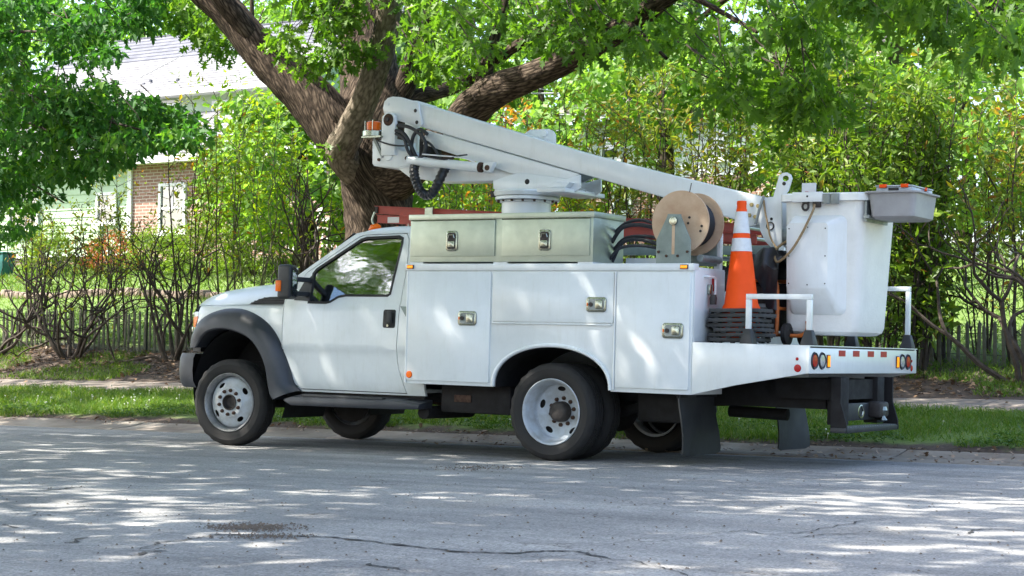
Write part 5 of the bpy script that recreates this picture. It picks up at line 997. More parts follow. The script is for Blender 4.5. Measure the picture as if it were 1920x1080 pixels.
mk('limb', [(716, 372, 6.0, 46), (690, 325, 5.9, 58), (645, 262, 5.7, 64), (590, 195, 5.6, 55), (535, 140, 5.5, 48), (482, 85, 5.4, 44), (430, 25, 5.3, 40), (375, -25, 5.2, 36), (300, -90, 5.0, 30), (200, -150, 4.6, 22)], n=56, rough=0.09)
mk('limb', [(500, 110, 5.45, 24), (455, 45, 5.2, 25), (410, -10, 5.0, 23), (390, -60, 4.8, 20), (380, -160, 4.4, 14)])
mk('limb', [(712, 385, 6.1, 30), (668, 325, 5.55, 36), (640, 285, 5.2, 36), (658, 245, 5.05, 32), (688, 178, 4.95, 28), (714, 95, 4.9, 28), (729, 20, 4.8, 27), (735, -60, 4.6, 24), (745, -200, 4.0, 16)], 'young_bark', n=40, rough=0.07)
mk('limb', [(735, 290, 6.1, 50), (752, 200, 6.2, 28), (768, 130, 6.2, 21), (790, 80, 6.2, 18), (812, 10, 6.1, 15), (830, -80, 6, 12)])
mk('limb', [(730, 260, 6.0, 40), (775, 190, 6.3, 19), (815, 174, 6.6, 17), (855, 160, 6.9, 16), (920, 125, 7.2, 13), (990, 60, 7.5, 10)])
mk('limb', [(735, 330, 5.8, 60), (800, 285, 5.2, 46), (860, 240, 4.8, 40), (890, 200, 4.6, 37), (935, 168, 4.5, 32), (1000, 142, 4.3, 28), (1065, 112, 4.1, 26), (1130, 75, 3.9, 23), (1200, 32, 3.6, 20), (1270, -20, 3.2, 17), (1400, -90, 2.6, 13), (1560, -120, 2.0, 9)], n=40)
mk('limb', [(905, 190, 4.6, 26), (912, 130, 4.7, 15), (925, 80, 4.8, 11), (945, 20, 4.8, 10), (950, -40, 4.8, 9)], n=16)
mk('limb', [(880, 150, 5.2, 8), (940, 105, 4.9, 10), (1010, 62, 4.6, 12), (1070, 38, 4.4, 13), (1140, 2, 4.1, 13), (1240, -50, 3.7, 11)], n=16)
for pts in ([(640, 60, 6.2, 22), (610, 0, 6.0, 20), (590, -50, 5.8, 17)], [(705, 60, 6.4, 15), (720, 20, 6.3, 13), (760, -40, 6.2, 12)], [(1250, 110, 3.2, 3), (1200, 60, 3.4, 4), (1180, 40, 3.6, 5)], [(1420, 60, 2.6, 3), (1330, 10, 3.0, 5), (1270, -20, 3.2, 7)], [(1240, 90, 9, 6), (1300, 45, 8.6, 7), (1370, -10, 8.2, 8)], [(1270, 80, 9, 4), (1300, 30, 9, 5), (1310, -20, 9, 6)]): mk('limb', pts, n=12)
OAKR = [([(250, -40), (330, -40), (390, 30), (445, 75), (430, 95), (395, 85), (335, 55), (275, 25)], 22, 5.8, 6.8), ([(495, 60), (520, 25), (600, 20), (680, 40), (690, 95), (650, 128), (585, 120), (545, 140), (495, 115)], 18, 4.0, 4.7),
        ([(560, -40), (690, -40), (680, 20), (600, 20)], 14, 4.2, 5.2), ([(745, -40), (1250, -40), (1240, 40), (1150, 60), (1080, 70), (1010, 95), (960, 120), (900, 120), (850, 130), (770, 110), (745, 60)], 66, 3.0, 6.5), ([(780, 90), (900, 120), (1010, 150), (985, 185), (880, 190), (800, 150)], 6, 4.6, 5.6),
        ([(1010, -40), (1340, -40), (1345, 60), (1290, 110), (1215, 100), (1150, 130), (1060, 40)], 18, 2.5, 4.5), ([(1290, 20), (1530, 10), (1555, 90), (1500, 110), (1420, 70), (1390, 130), (1400, 175), (1365, 195), (1340, 120), (1300, 90)], 20, 1.6, 3.2), ([(1440, 100), (1545, 130), (1565, 190), (1535, 245), (1480, 225), (1455, 170)], 15, 1.6, 2.6),
        ([(1540, -50), (1950, -50), (1950, 80), (1850, 85), (1790, 40), (1730, 50), (1650, 25), (1580, 10), (1540, -10)], 52, 0.5, 3.2), ([(1760, 60), (1950, 60), (1950, 100), (1880, 110)], 8, 0.6, 2.6), ([(690, 330), (700, 340), (640, 300), (595, 280), (600, 262), (640, 285)], 3, 4.7, 4.9)]
C = []
for poly, nc, a, b in OAKR[:-1]: C += region(poly, nc, a, b)
P, D, Nn, S, rn = sprays(C, rng.uniform(0.22, 0.42, len(C)), 36, 0.142, up=0.7, droop=0.6, flat=0.65, jit=0.45)
leaf_obj('crown', P, D, Nn, S, 'oak', 'oak_leaf', oak, rn)
twigs(C, oak, 'stem_bark', tuple(at(720, 0, 5.5)))
P, D, Nn, S, rn = sprays([tuple(at(607, 280, 4.75)), tuple(at(617, 272, 4.75)), tuple(at(738, 62, 4.5))], 0.10, 6, 0.15); leaf_obj('sucker_leaves', P, D, Nn, S, 'oak', 'oak_leaf', oak, rn)
def dome(c, rx, ry, rz, n, zmin, margin=60, shell=0.35):
    out = []
    while len(out) < n:
        d = rdir(1)[0]; d[2] = abs(d[2]) * 1.0; q = np.array(c) + d * np.array([rx, ry, rz]) * (shell + (1 - shell) * rng.random() ** 0.5)
        if q[2] < zmin: continue
        p = to_px([q])[0]
        if p[2] > 0 and -margin < p[0] < 1920 + margin and p[1] > -margin: continue
        out.append(q)
    return out
C2 = []
for c_, rd, nn, zm in OAK_TOP: C2 += dome(c_, *rd, nn, zm, 90)
P, D, Nn, S, rn = sprays(C2, rng.uniform(0.45, 0.85, len(C2)), 44, 0.21, up=0.9, droop=0.4)
leaf_obj('upper_crown', P, D, Nn, S, 'clump', 'oak_leaf', oak, rn)
for pts, r0 in (([(-3.6, 6.5, 7.5), (-3.8, 6, 10), (-4, 5, 13)], 0.3), ([(-3.6, 6.6, 7.2), (0, 2, 8.2), (2.5, -1, 9.5)], 0.2), ([(-3.6, 6.6, 7.2), (-6, 1, 8.4), (-7, -3, 9.5)], 0.2), ([(-3.6, 6.6, 7.0), (-3.2, 2, 9), (-3, -2.5, 10.5)], 0.2), ([(-3.6, 6.6, 7), (-5, 10, 9.5), (-6, 13, 11)], 0.2)): limb('limb', pts, [r0, r0 * 0.6, 0.05], oak, 'oak_bark', 14)
# ------------------------------------------------------------------ dark maple at the left edge
mp_ = at(-420, 700, 5.2); mpl = empty('maple_tree', (mp_.x, 5.2, float(gz(mp_.x, 5.2)))); tag(mpl, 'dark green maple whose leafy boughs fill the upper left corner', 'tree')
tb_ = Vector((mp_.x, 5.2, float(gz(mp_.x, 5.2)) - 0.2))
limb('trunk', [tb_, tb_ + Vector((0.1, 0, 2)), tb_ + Vector((0.2, 0.1, 4.5)), tb_ + Vector((0.1, 0.1, 8))], [0.32, 0.26, 0.22, 0.08], mpl, 'oak_bark', 28)
for tip_, yy in (((330, 260), 4.6), ((180, 280), 4.9), ((230, 60), 5.0), ((120, 380), 5.3), ((60, 180), 4.4)):
    e = at(tip_[0], tip_[1], yy); s0 = tb_ + Vector((0.2, 0, 4.6 + 0.3 * rng.random())); limb('bough', [s0, (s0 * 0.55 + e * 0.45) + Vector((0, 0, 0.5)), e], [0.07, 0.035, 0.010], mpl, 'stem_bark', 10, 0.05)
MR = [([(-60, -40), (210, -40), (228, 40), (218, 110), (175, 150), (100, 200), (-60, 220)], 95, 3.6, 6.4), ([(-60, 180), (130, 170), (200, 160), (262, 190), (330, 215), (382, 238), (350, 262), (290, 275), (255, 290), (200, 320), (120, 330), (60, 320), (-60, 330)], 135, 3.8, 6.2), ([(-60, 320), (60, 310), (150, 320), (130, 350), (70, 380), (40, 420), (15, 440), (-60, 470)], 30, 4.0, 6.0), ([(215, -40), (300, -40), (250, 60), (222, 30)], 14, 4.4, 6)]
C = []
for poly, nc, a, b in MR: C += region(poly, nc, a, b)
P, D, Nn, S, rn = sprays(C, rng.uniform(0.25, 0.42, len(C)), 42, 0.108, up=1.0, droop=0.55, flat=0.5, jit=0.45)
leaf_obj('crown', P, D, Nn, S, 'maple', 'maple_leaf', mpl, rn, curl=0.3); twigs(C[::2], mpl, 'stem_bark', tb_ + Vector((0, 0, 5)))
C2 = dome((mp_.x + 0.5, 5.0, 5.5), 2.6, 3.5, 4.0, 22, 4.5, 40) + dome((mp_.x + 4.2, 0.8, 6.3), 4.6, 2.6, 2.6, 75, 4.8, 50); P, D, Nn, S, rn = sprays(C2, rng.uniform(0.4, 0.7, len(C2)), 40, 0.18, up=1.0); leaf_obj('upper_crown', P, D, Nn, S, 'clump', 'maple_leaf', mpl, rn)
# ------------------------------------------------------------------ trees across the street (they shade the road and show in the glass)
for (x, y, h, rd, nc, lab, lean) in ACROSS:
    t = empty('street_tree', (x, y, 0.1)); tag(t, lab, 'tree', 'trees across the street')
    limb('trunk', [(x, y, 0), (x + 0.1, y, h * 0.3), (x - 0.1, y + 0.2, h * 0.6), (x, y, h * 0.9)], [0.38, 0.3, 0.2, 0.05], t, 'oak_bark', 20)
    Cx = np.array([x + lean[0], y + lean[1], h * 0.70]) + rdir(nc) * np.array(rd) * (0.35 + 0.65 * rng.random(nc) ** 0.5)[:, None]; Cx = Cx[Cx[:, 2] > 4.2]
    P, D, Nn, S, rn = sprays(Cx, rng.uniform(0.6, 1.0, len(Cx)), 40, 0.26, up=0.9, droop=0.4); leaf_obj('crown', P, D, Nn, S, 'clump', 'oak_leaf', t, rn)
# ------------------------------------------------------------------ far trees behind the houses
FAR = [(265, 30, 34, 5.5, 4.5, 'pale green tree rising behind the ridge of the green house'), (470, 60, 30, 3.6, 4.0, 'light green tree above the right end of the slate roof'), (560, 330, 13, 1.7, 2.0, 'bright green small tree left of the oak trunk in front of the brick wall'), (850, 130, 28, 5.0, 4.5, 'fresh green tree behind the boom elbow between the oak limbs'), (1010, 230, 26, 4.2, 4.0, 'mid green feathery tree above the boom behind the power lines'), (1130, 160, 33, 5.5, 5.0, 'tall pale tree right of the oak behind the cables'),
       (1300, 30, 40, 7.0, 5.5, 'tall thin crowned tree above the white house'), (1590, 110, 30, 4.5, 4.5, 'pale tree seen behind the tall olive shrubs'), (1800, 260, 24, 4.6, 4.6, 'sunlit green tree behind the chain link fence'), (1950, 330, 20, 3.2, 3.5, 'bright tree at the right edge beyond the lawn'), (1690, 380, 22, 3.5, 3.2, 'leafy tree hidden behind the dense broad leaved shrub'), (880, 350, 15, 2.6, 1.6, 'low green tree behind the turret of the boom'), (40, 90, 40, 6.0, 5.0, 'far tree behind the maple at the left edge'), (1235, 150, 19, 2.0, 1.5, 'light green tree in front of the brown roof, left of the hanging oak spray'), (1500, 150, 18, 1.6, 1.6, 'light green tree in front of the brown roof, right of the hanging oak spray')]
for (px, py, Y, r, rz, lab) in FAR:
    c = at(px, py, Y); g0 = float(gz(c.x, Y)); t = empty('garden_tree', (c.x, Y, g0)); tag(t, lab, 'tree', 'garden trees behind the hedge')
    limb('trunk', [(c.x, Y, g0 - 0.1), (c.x + 0.2, Y, (g0 + c.z) / 2), (c.x, Y, c.z + rz * 0.4)], [0.22, 0.16, 0.05], t, 'oak_bark', 10)
    nc = int(60 + 8 * r * rz * 0.5); Cx = np.array(c) + rdir(nc) * np.array([r, r, rz]) * (0.3 + 0.7 * rng.random(nc) ** 0.5)[:, None]; Cx = Cx[Cx[:, 2] > g0 + 0.6]
    P, D, Nn, S, rn = sprays(Cx, rng.uniform(0.4, 0.8, len(Cx)), 40, 0.20, up=0.8, droop=0.4); leaf_obj('crown', P, D, Nn, S, 'clump', 'far_green', t, rn)
# ------------------------------------------------------------------ hedge of tall shrubs
def shrub(px, Y, top_px, spread, nst, per, lsize, mat, stem_mat, label, bare=0.35, rad=0.02, shape='oval', lrad=0.12, group='tall shrubs along the fence', side=3, arch=1.0, x=None):
    """many stems from one stool; leaves sit in sprays on the side twigs above the bare lower part"""
    X0 = at(px, 640, Y).x if x is None else x; z0 = float(gz(X0, Y)); top = at(px, top_px, Y).z; H = top - z0
    s = empty('shrub', (X0, Y, z0)); tag(s, label, 'shrub', group); C = []; tw = MB()
    for k in range(nst):
        a = rng.uniform(0, 2 * math.pi); e = spread * math.sqrt(rng.random()) * arch; h = H * rng.uniform(0.65, 1.0); b0 = Vector((X0 + 0.18 * spread * math.cos(a), Y + 0.18 * spread * math.sin(a), z0 - 0.05)); p = [b0]
        for j in range(1, 6):
            t = j / 5; p.append(Vector((X0 + math.cos(a) * e * (0.18 + 0.82 * t ** 0.8) + rng.normal() * 0.035 * H / 3, Y + math.sin(a) * e * 0.7 * (0.18 + 0.82 * t ** 0.8) + rng.normal() * 0.035 * H / 3, z0 + h * t)))
        q = spline(p, 3); r0 = rad * rng.uniform(0.6, 1.25)
        MB().tube(q, list(np.linspace(r0, 0.004, len(q))), 6, cap=False).build('stem', stem_mat, s, fix=False)
        for i in range(2, len(q)):
            t = i / (len(q) - 1)
            for _ in range(side):
                if rng.random() < 0.45: continue
                d = Vector(rdir(1)[0]); d.z = abs(d.z) * 0.8 + 0.25; l = rng.uniform(0.18, 0.5) * (0.5 + 0.5 * H / 3); e_ = q[i] + d * l
                tw.tube([q[i], (q[i] + e_) / 2 + Vector(rng.normal(size=3) * 0.03), e_], [0.006, 0.004, 0.002], 4, cap=False)
                if t > bare * rng.uniform(0.7, 1.2): C.append(tuple(e_)); C.append(tuple(q[i] + d * l * 0.55))
    if tw.v: tag(tw.build('twigs', stem_mat, s, fix=False), kind='stuff')
    if per and C:
        P, D, Nn, S, rn = sprays(C, lrad, per, lsize, up=0.45, droop=0.0, flat=0.9, jit=0.5); leaf_obj('foliage', P, D, Nn, S, shape, mat, s, rn, fold=0.3)
    return s
def bare_bush(px, py, Y, W, H, label, leaves=1.0, n0=7, rad=0.04, mat='shrub_olive'):
    """a stool of dark crooked branches that fork again and again, with a few leaves at the ends"""
    b = at(px, py, Y); z0 = float(gz(b.x, Y)); s = empty('shrub', (b.x, Y, z0)); tag(s, label, 'shrub', 'bare branched shrubs along the fence'); ends = []; tw = MB()
    def grow_(p, d, L, r, lev, mb):
        n = 4; pts = [p]; dd = Vector(d)
        for i in range(n): dd = (dd + Vector(rng.normal(size=3) * 0.26) + Vector((0, 0, 0.07))).normalized(); pts.append(pts[-1] + dd * L / n)
        mb.tube(spline(pts, 2), list(np.linspace(r, r * 0.62, 2 * n + 1)), 6 if r > 0.012 else 4, cap=False)
        if lev == 0: ends.append(tuple(pts[-1])); ends.append(tuple(pts[2])); return
        for c in range(2 + (rng.random() < (0.5 if lev > 1 else 0.2))):
            nd = (dd + Vector(rng.normal(size=3) * 0.42) + Vector((0, 0, 0.12))).normalized(); q = pts[-1] if c < 2 else pts[2]
            grow_(q, nd, L * rng.uniform(0.6, 0.85), r * 0.60, lev - 1, mb if lev > 2 else tw)
    for k in range(n0):
        a = 2 * math.pi * (k + rng.random() * 0.6) / n0; d = Vector((math.cos(a) * W, math.sin(a) * W * 0.6, 0.75)).normalized(); mb = MB()
        grow_(Vector((b.x + 0.08 * math.cos(a), Y + 0.08 * math.sin(a), z0 - 0.05)), d, H * 0.40, rad * rng.uniform(0.6, 1.0), 3, mb); mb.build('stem', 'stem_bark', s, fix=False)
    tag(tw.build('twigs', 'stem_bark', s, fix=False), kind='stuff')
    E_ = np.array(ends); E_ = E_[rng.random(len(E_)) < 0.35 * leaves]
    if len(E_): P, D, Nn, S, rn = sprays(E_, 0.09, 5, 0.075, up=0.4, droop=0.0, flat=1, jit=0.35); leaf_obj('foliage', P, D, Nn, S, 'oval', mat, s, rn)
    return s
bare_bush(130, 668, 6.25, 0.75, 2.3, 'bare branched bush with dark crooked stems left of the front wheel', 0.55, 8)
bare_bush(322, 655, 6.3, 0.6, 2.3, 'bare branched bush just in front of the truck bumper', 0.8, 7)
bare_bush(-12, 650, 6.3, 0.7, 2.2, 'bare branched bush cut off by the left edge', 0.6, 7)
bare_bush(1918, 694, 6.0, 0.5, 2.5, 'bare branched bush with twisting stems at the right edge', 0.9, 5, 0.05)
bare_bush(590, 560, 7.2, 0.5, 2.6, 'thick stemmed leafless bush in front of the windshield', 0.4, 6, 0.06)
for i, (px, Y, tp, spd, nst, per, ls, mt, lab, bare) in enumerate((
    (60, 7.4, 330, 0.5, 6, 5, 0.07, 'shrub_olive', 'thin leafy shrub below the maple at the far left', 0.5), (165, 7.6, 345, 0.5, 6, 5, 0.07, 'shrub_olive', 'thin twiggy shrub in front of the pale green wall', 0.5),
    (235, 7.5, 330, 0.55, 7, 5, 0.075, 'shrub_olive', 'thin olive shrub in front of the brick corner of the green house', 0.45),
    (352, 7.2, 190, 0.5, 8, 6, 0.085, 'shrub_olive', 'tall reddish shrub under the tip of the maple bough', 0.42), (420, 7.4, 150, 0.55, 8, 7, 0.085, 'shrub_bright', 'tall yellow green shrub left of the oak limb', 0.40), (480, 7.3, 160, 0.55, 8, 7, 0.085, 'shrub_bright', 'tall sunlit shrub in front of the brick wall', 0.38), (540, 7.6, 200, 0.55, 8, 6, 0.085, 'shrub_bright', 'tall sunlit shrub against the oak trunk', 0.4),
    (610, 7.4, 300, 0.45, 6, 5, 0.08, 'shrub_bright', 'slim sunlit shrub beside the foot of the oak trunk', 0.4),
    (850, 7.6, 285, 0.6, 9, 7, 0.09, 'shrub_green', 'green shrub seen under the lower boom', 0.25), (930, 8.2, 195, 0.6, 8, 7, 0.09, 'shrub_orange', 'shrub with orange new leaves above the boom', 0.55), (1010, 8.0, 215, 0.6, 8, 7, 0.09, 'shrub_orange', 'second shrub with orange new leaves, behind the boom lug', 0.6), (905, 7.2, 320, 0.6, 8, 8, 0.085, 'shrub_bright', 'bright green shrub left of the turret', 0.2), (1055, 7.0, 345, 0.5, 8, 9, 0.085, 'shrub_bright', 'light green shrub right of the turret', 0.15),
    (1110, 7.2, 170, 0.65, 10, 7, 0.085, 'shrub_olive', 'olive shrub rising from behind the upper boom', 0.3), (1180, 7.0, 95, 0.65, 10, 7, 0.085, 'shrub_olive', 'olive shrub behind the cable reel', 0.3), (1255, 7.3, 105, 0.65, 10, 6, 0.085, 'shrub_olive', 'rusty olive shrub behind the traffic cone', 0.32), (1330, 7.0, 150, 0.65, 10, 6, 0.085, 'shrub_olive', 'sparse rusty shrub with bare lower stems above the boom tip', 0.35), (1405, 7.4, 130, 0.65, 10, 6, 0.085, 'shrub_olive', 'sparse reddish shrub in front of the white house wall', 0.35), (1475, 7.2, 170, 0.6, 9, 7, 0.09, 'shrub_olive', 'olive shrub above the bucket pivot', 0.3),
    (1560, 6.6, 70, 0.7, 11, 10, 0.105, 'shrub_green', 'dense broad leaved shrub behind the bucket', 0.03), (1640, 6.4, 60, 0.75, 12, 11, 0.11, 'shrub_green', 'dense broad leaved shrub behind the grey tool tray', 0.02), (1715, 6.5, 110, 0.7, 12, 11, 0.11, 'shrub_green', 'dense broad leaved shrub right of the tail board', 0.02), (1775, 7.0, 130, 0.6, 9, 8, 0.10, 'shrub_olive', 'yellowing shrub right of the grey tool tray', 0.15), (1845, 7.3, 190, 0.65, 9, 7, 0.09, 'shrub_olive', 'airy olive shrub near the right edge', 0.35), (1910, 7.0, 120, 0.6, 9, 7, 0.09, 'shrub_olive', 'airy olive shrub cut by the right edge', 0.35))):
    shrub(px, Y, tp, spd, max(5, int(nst * (0.62 if per < 10 else 0.8))), max(3, int(per * (0.95 if mt == 'shrub_olive' else 0.7))), ls, mt, 'stem_green' if mt == 'shrub_bright' else 'stem_bark', lab, bare, rad=0.018 if per < 9 else 0.022)
def mound(px, py, Y, rx, rz, mat, label, nc=120, ls=0.07):
    c = at(px, py, Y); g0 = float(gz(c.x, Y)); s = empty('bush', (c.x, Y, g0)); tag(s, label, 'bush', 'rounded bushes in the yard'); mb = MB()
    for k in range(6): a = k * 1.05; mb = MB().tube([(c.x, Y, g0 - 0.03), (c.x + 0.3 * rx * math.cos(a), Y + 0.3 * rx * math.sin(a), g0 + rz * 0.7), (c.x + 0.6 * rx * math.cos(a), Y + 0.6 * rx * math.sin(a), g0 + rz * 1.2)], [0.02, 0.012, 0.005], 5); mb.build('stem', 'stem_bark', s, fix=False)
    d = rdir(nc); d[:, 2] = np.abs(d[:, 2]); Cx = np.array([c.x, Y, g0 + 0.1]) + d * np.array([rx, rx, rz * 1.7]) * (0.5 + 0.5 * rng.random(nc) ** 0.4)[:, None]
    P, D, Nn, S, rn = sprays(Cx, 0.17, 26, ls, up=0.8, droop=-0.2); leaf_obj('foliage', P, D, Nn, S, 'oval', mat, s, rn)
mound(300, 500, 13.0, 0.75, 0.55, 'box_green', 'bright rounded bush right of the red azalea'); mound(390, 490, 12.8, 0.85, 0.68, 'box_green', 'largest bright rounded bush in front of the brick wall', 170); mound(475, 485, 12.6, 0.75, 0.62, 'box_green', 'bright rounded bush behind the truck hood')
mound(215, 500, 14.5, 0.65, 0.45, 'azalea_red', 'red leaved azalea bush below the small window'); mound(95, 495, 13.5, 0.55, 0.62, 'box_green', 'upright green bush at the left of the yard'); mound(1010, 385, 9.5, 0.6, 0.55, 'box_green', 'light green bush glimpsed beside the pedestal')
# ------------------------------------------------------------------ grass, clover, leaf litter
def blades(name, x0, x1, y0, y1, n, h, w, mat, keep=None, label='', cat='grass', lean=0.5):
    x = rng.uniform(x0, x1, n); y = rng.uniform(y0, y1, n)
    if keep is not None: k = keep(x, y); x, y = x[k], y[k]
    n = len(x); P = np.stack([x, y, gz(x, y) - 0.005], 1); D = rng.normal(size=(n, 3)) * lean; D[:, 2] = 1; Nn = rdir(n); S = h * rng.uniform(0.5, 1.3, n) * (0.75 + 0.5 * np.sin(x * 1.3 + 2 * np.sin(y * 2)) ** 2)
    D /= np.linalg.norm(D, axis=1, keepdims=True); Sd = np.cross(D, Nn); Sd /= np.linalg.norm(Sd, axis=1, keepdims=True) + 1e-9; bend = np.stack([D[:, 0], D[:, 1], -0.25 * np.ones(n)], 1) * (S * 0.35)[:, None]
    V = np.stack([P - Sd * w / 2, P + Sd * w / 2, P + D * (S * 0.6)[:, None] + Sd * w * 0.35, P + D * (S * 0.6)[:, None] - Sd * w * 0.35, P + D * S[:, None] + bend], 1).reshape(-1, 3)
    me = bpy.data.meshes.new(name); me.vertices.add(5 * n); me.vertices.foreach_set('co', V.astype(np.float32).ravel()); b = np.arange(n)[:, None] * 5
    L = np.concatenate([b + np.array([0, 1, 2, 3]), b + np.array([3, 2, 4])], 1).ravel(); me.loops.add(7 * n); me.loops.foreach_set('vertex_index', L.astype(np.int32))
    me.polygons.add(2 * n); st = np.stack([np.arange(n) * 7, np.arange(n) * 7 + 4], 1).ravel(); me.polygons.foreach_set('loop_start', st.astype(np.int32)); me.update(calc_edges=True); me.validate()
    a = me.attributes.new('rnd', 'FLOAT', 'POINT'); a.data.foreach_set('value', np.repeat(rng.random(n), 5).astype(np.float32)); me.materials.append(MATS[mat]); o = bpy.data.objects.new(name, me); COL.objects.link(o); tag(o, label, cat, kind='stuff'); return o
def pn(x, y, f, s): return np.sin(x * f + s) * np.sin(y * f * 1.3 + s * 2) + 0.6 * np.sin(x * f * 2.1 + 1.3 * s + y) + 0.4 * np.sin(y * f * 3.1 - x * f * 1.7)
blades('grass', -12, 9, 1.55, 3.62, 95000, 0.085, 0.007, 'grass_blade', lambda x, y: (y > 1.76 + 0.13 * np.sin(x * 1.4) + 0.10 * np.sin(x * 3.7 + 1) + 0.06 * np.sin(x * 11)) & ((pn(x, y, 2.3, 4) > -1.0) | (rng.random(len(x)) < 0.35)), 'mown grass strip between the kerb and the sidewalk')
blades('ground_cover', -13, 8, 4.88, 7.0, 42000, 0.09, 0.010, 'grass_blade', lambda x, y: pn(x, y, 1.1, 2) > -0.1, 'weedy green ground cover in patches below the fence', 'ground cover')
blades('lawn', -26, 9, 7.1, 17, 90000, 0.10, 0.014, 'grass_blade', None, 'sunlit lawn of the yard behind the fence', 'lawn')
n = 9000; x = rng.uniform(-12, 9, n); y = 1.68 + np.abs(rng.normal(0, 0.35, n)); k = (pn(x, y, 1.7, 1) > -0.2); x, y = x[k], y[k]; n = len(x)
P = np.stack([x, y, gz(x, y) + rng.uniform(0.02, 0.07, n)], 1); D = rdir(n); D[:, 2] *= 0.3; Nn = rdir(n) * 0.4; Nn[:, 2] += 1
tag(leaf_obj('clover', P, D, Nn, rng.uniform(0.02, 0.04, n), 'clump', 'clover_leaf'), 'low clover along the kerb edge of the grass strip', 'clover', kind='stuff')
n = 5200; xa = rng.uniform(-13, 8, n); ya = 5.0 + 1.9 * rng.random(n) ** 0.8; k = pn(xa, ya, 1.1, 2) < 0.4; xa, ya = xa[k], ya[k]
n2 = 420; xb = rng.uniform(-10, 9, n2); yb = np.abs(rng.normal(0, 0.10, n2)) * np.where(rng.random(n2) < 0.5, 1, -1) + 1.50; n3 = 260; xc = rng.uniform(-12, 9, n3); yc = rng.uniform(3.6, 4.85, n3); n4 = 240; xd = rng.uniform(1, 9, n4); yd = rng.uniform(0.5, 1.3, n4)
x = np.concatenate([xa, xb, xc, xd]); y = np.concatenate([ya, yb, yc, yd]); n = len(x)
zz = gz(x, y); zz = np.where(y < 1.05, 0.006, zz); zz = np.where((y >= 1.0) & (y < 1.8), np.interp(y, [p[0] for p in kp[:7]], [p[1] for p in kp[:7]]) + 0.01, zz); zz = np.where((y > 3.57) & (y < 4.89), 0.372 + (y - 3.58) * 0.07 + 0.012, zz)
D = rdir(n); D[:, 2] *= 0.25; Nn = rdir(n) * 0.35; Nn[:, 2] += 1
tag(leaf_obj('leaf_litter', np.stack([x, y, zz + 0.012], 1), D, Nn, np.where(y > 4.9, 1.5, 1.0) * rng.uniform(0.025, 0.06, n), 'clump', 'litter', curl=-0.2), 'dry brown fallen leaves along the kerb, sidewalk and fence', 'fallen leaves', kind='stuff')
fb = MB()
for _ in range(85):
    if rng.random() < 0.6: q = at(rng.uniform(0, 340), 760, 2.6); xx = q.x; yy = rng.uniform(2.2, 3.5)
    else: xx = rng.uniform(-2, 8); yy = rng.uniform(1.75, 3.3)
    zz = float(gz(xx, yy)); h = rng.uniform(0.04, 0.085); fb.tube([(xx, yy, zz), (xx + 0.01, yy, zz + h)], 0.002, 4, cap=False); fb.lathe([(0.002, -0.008), (0.009, -0.005), (0.010, 0.002), (0.005, 0.009)], 7, (xx + 0.01, yy, zz + h), 'Z')
simple('clover_white', (0.62, 0.62, 0.52), 0.9, var=0.05)
tag(fb.build('clover_flowers', 'clover_white', fix=False), 'white clover blossoms dotted over the grass strip', 'flowers', kind='stuff')
# ================================================================== HOUSES, FENCES, WIRES
simple('green_siding', (0.42, 0.54, 0.36), 0.7, var=0.05, scale=3)
simple('white_trim', (0.72, 0.73, 0.71), 0.6, var=0.05)
simple('white_siding', (0.70, 0.70, 0.72), 0.7, var=0.05, scale=3)
simple('roof_grey', (0.12, 0.125, 0.15), 0.85, var=0.14, scale=2.5, bump=0.3, bscale=40)
simple('roof_pale', (0.21, 0.21, 0.22), 0.85, var=0.10, scale=2.5, bump=0.3, bscale=40)
simple('roof_brown', (0.27, 0.22, 0.20), 0.9, var=0.14, scale=3, bump=0.3, bscale=40)
simple('curtain', (0.45, 0.47, 0.45), 0.9, var=0.1, scale=12)
simple('fence_wood', (0.145, 0.145, 0.105), 0.9, var=0.22, scale=9, col2=(0.075, 0.08, 0.052), bump=0.4, bscale=70)
simple('galvanised', (0.40, 0.42, 0.43), 0.45, metal=0.7, var=0.1)
simple('cable_grey', (0.25, 0.26, 0.27), 0.6)
simple('edging_stone', (0.30, 0.23, 0.18), 0.95, var=0.2, scale=8, bump=0.6, bscale=20)
simple('bin_teal', (0.02, 0.14, 0.13), 0.5)
def brick_mat():
    m, nt, b = nodes('brickwork'); tc = N(nt, 'ShaderNodeTexCoord'); mp = N(nt, 'ShaderNodeMapping'); mp.inputs['Rotation'].default_value = (R(90), 0, 0); nt.links.new(tc.outputs['Object'], mp.inputs[0])
    br = N(nt, 'ShaderNodeTexBrick', Scale=1.0); br.inputs['Color1'].default_value = (0.22, 0.115, 0.085, 1); br.inputs['Color2'].default_value = (0.29, 0.165, 0.125, 1); br.inputs['Mortar'].default_value = (0.42, 0.36, 0.31, 1)
    br.inputs['Mortar Size'].default_value = 0.010; br.inputs['Brick Width'].default_value = 0.22; br.inputs['Row Height'].default_value = 0.075; nt.links.new(mp.outputs[0], br.inputs['Vector'])
    nt.links.new(br.outputs[0], b.inputs['Base Color']); b.inputs['Roughness'].default_value = 0.9
    bp = N(nt, 'ShaderNodeBump', Strength=0.5, Distance=0.01); bp.invert = True; nt.links.new(br.outputs['Fac'], bp.inputs['Height']); nt.links.new(bp.outputs[0], b.inputs['Normal'])
brick_mat()
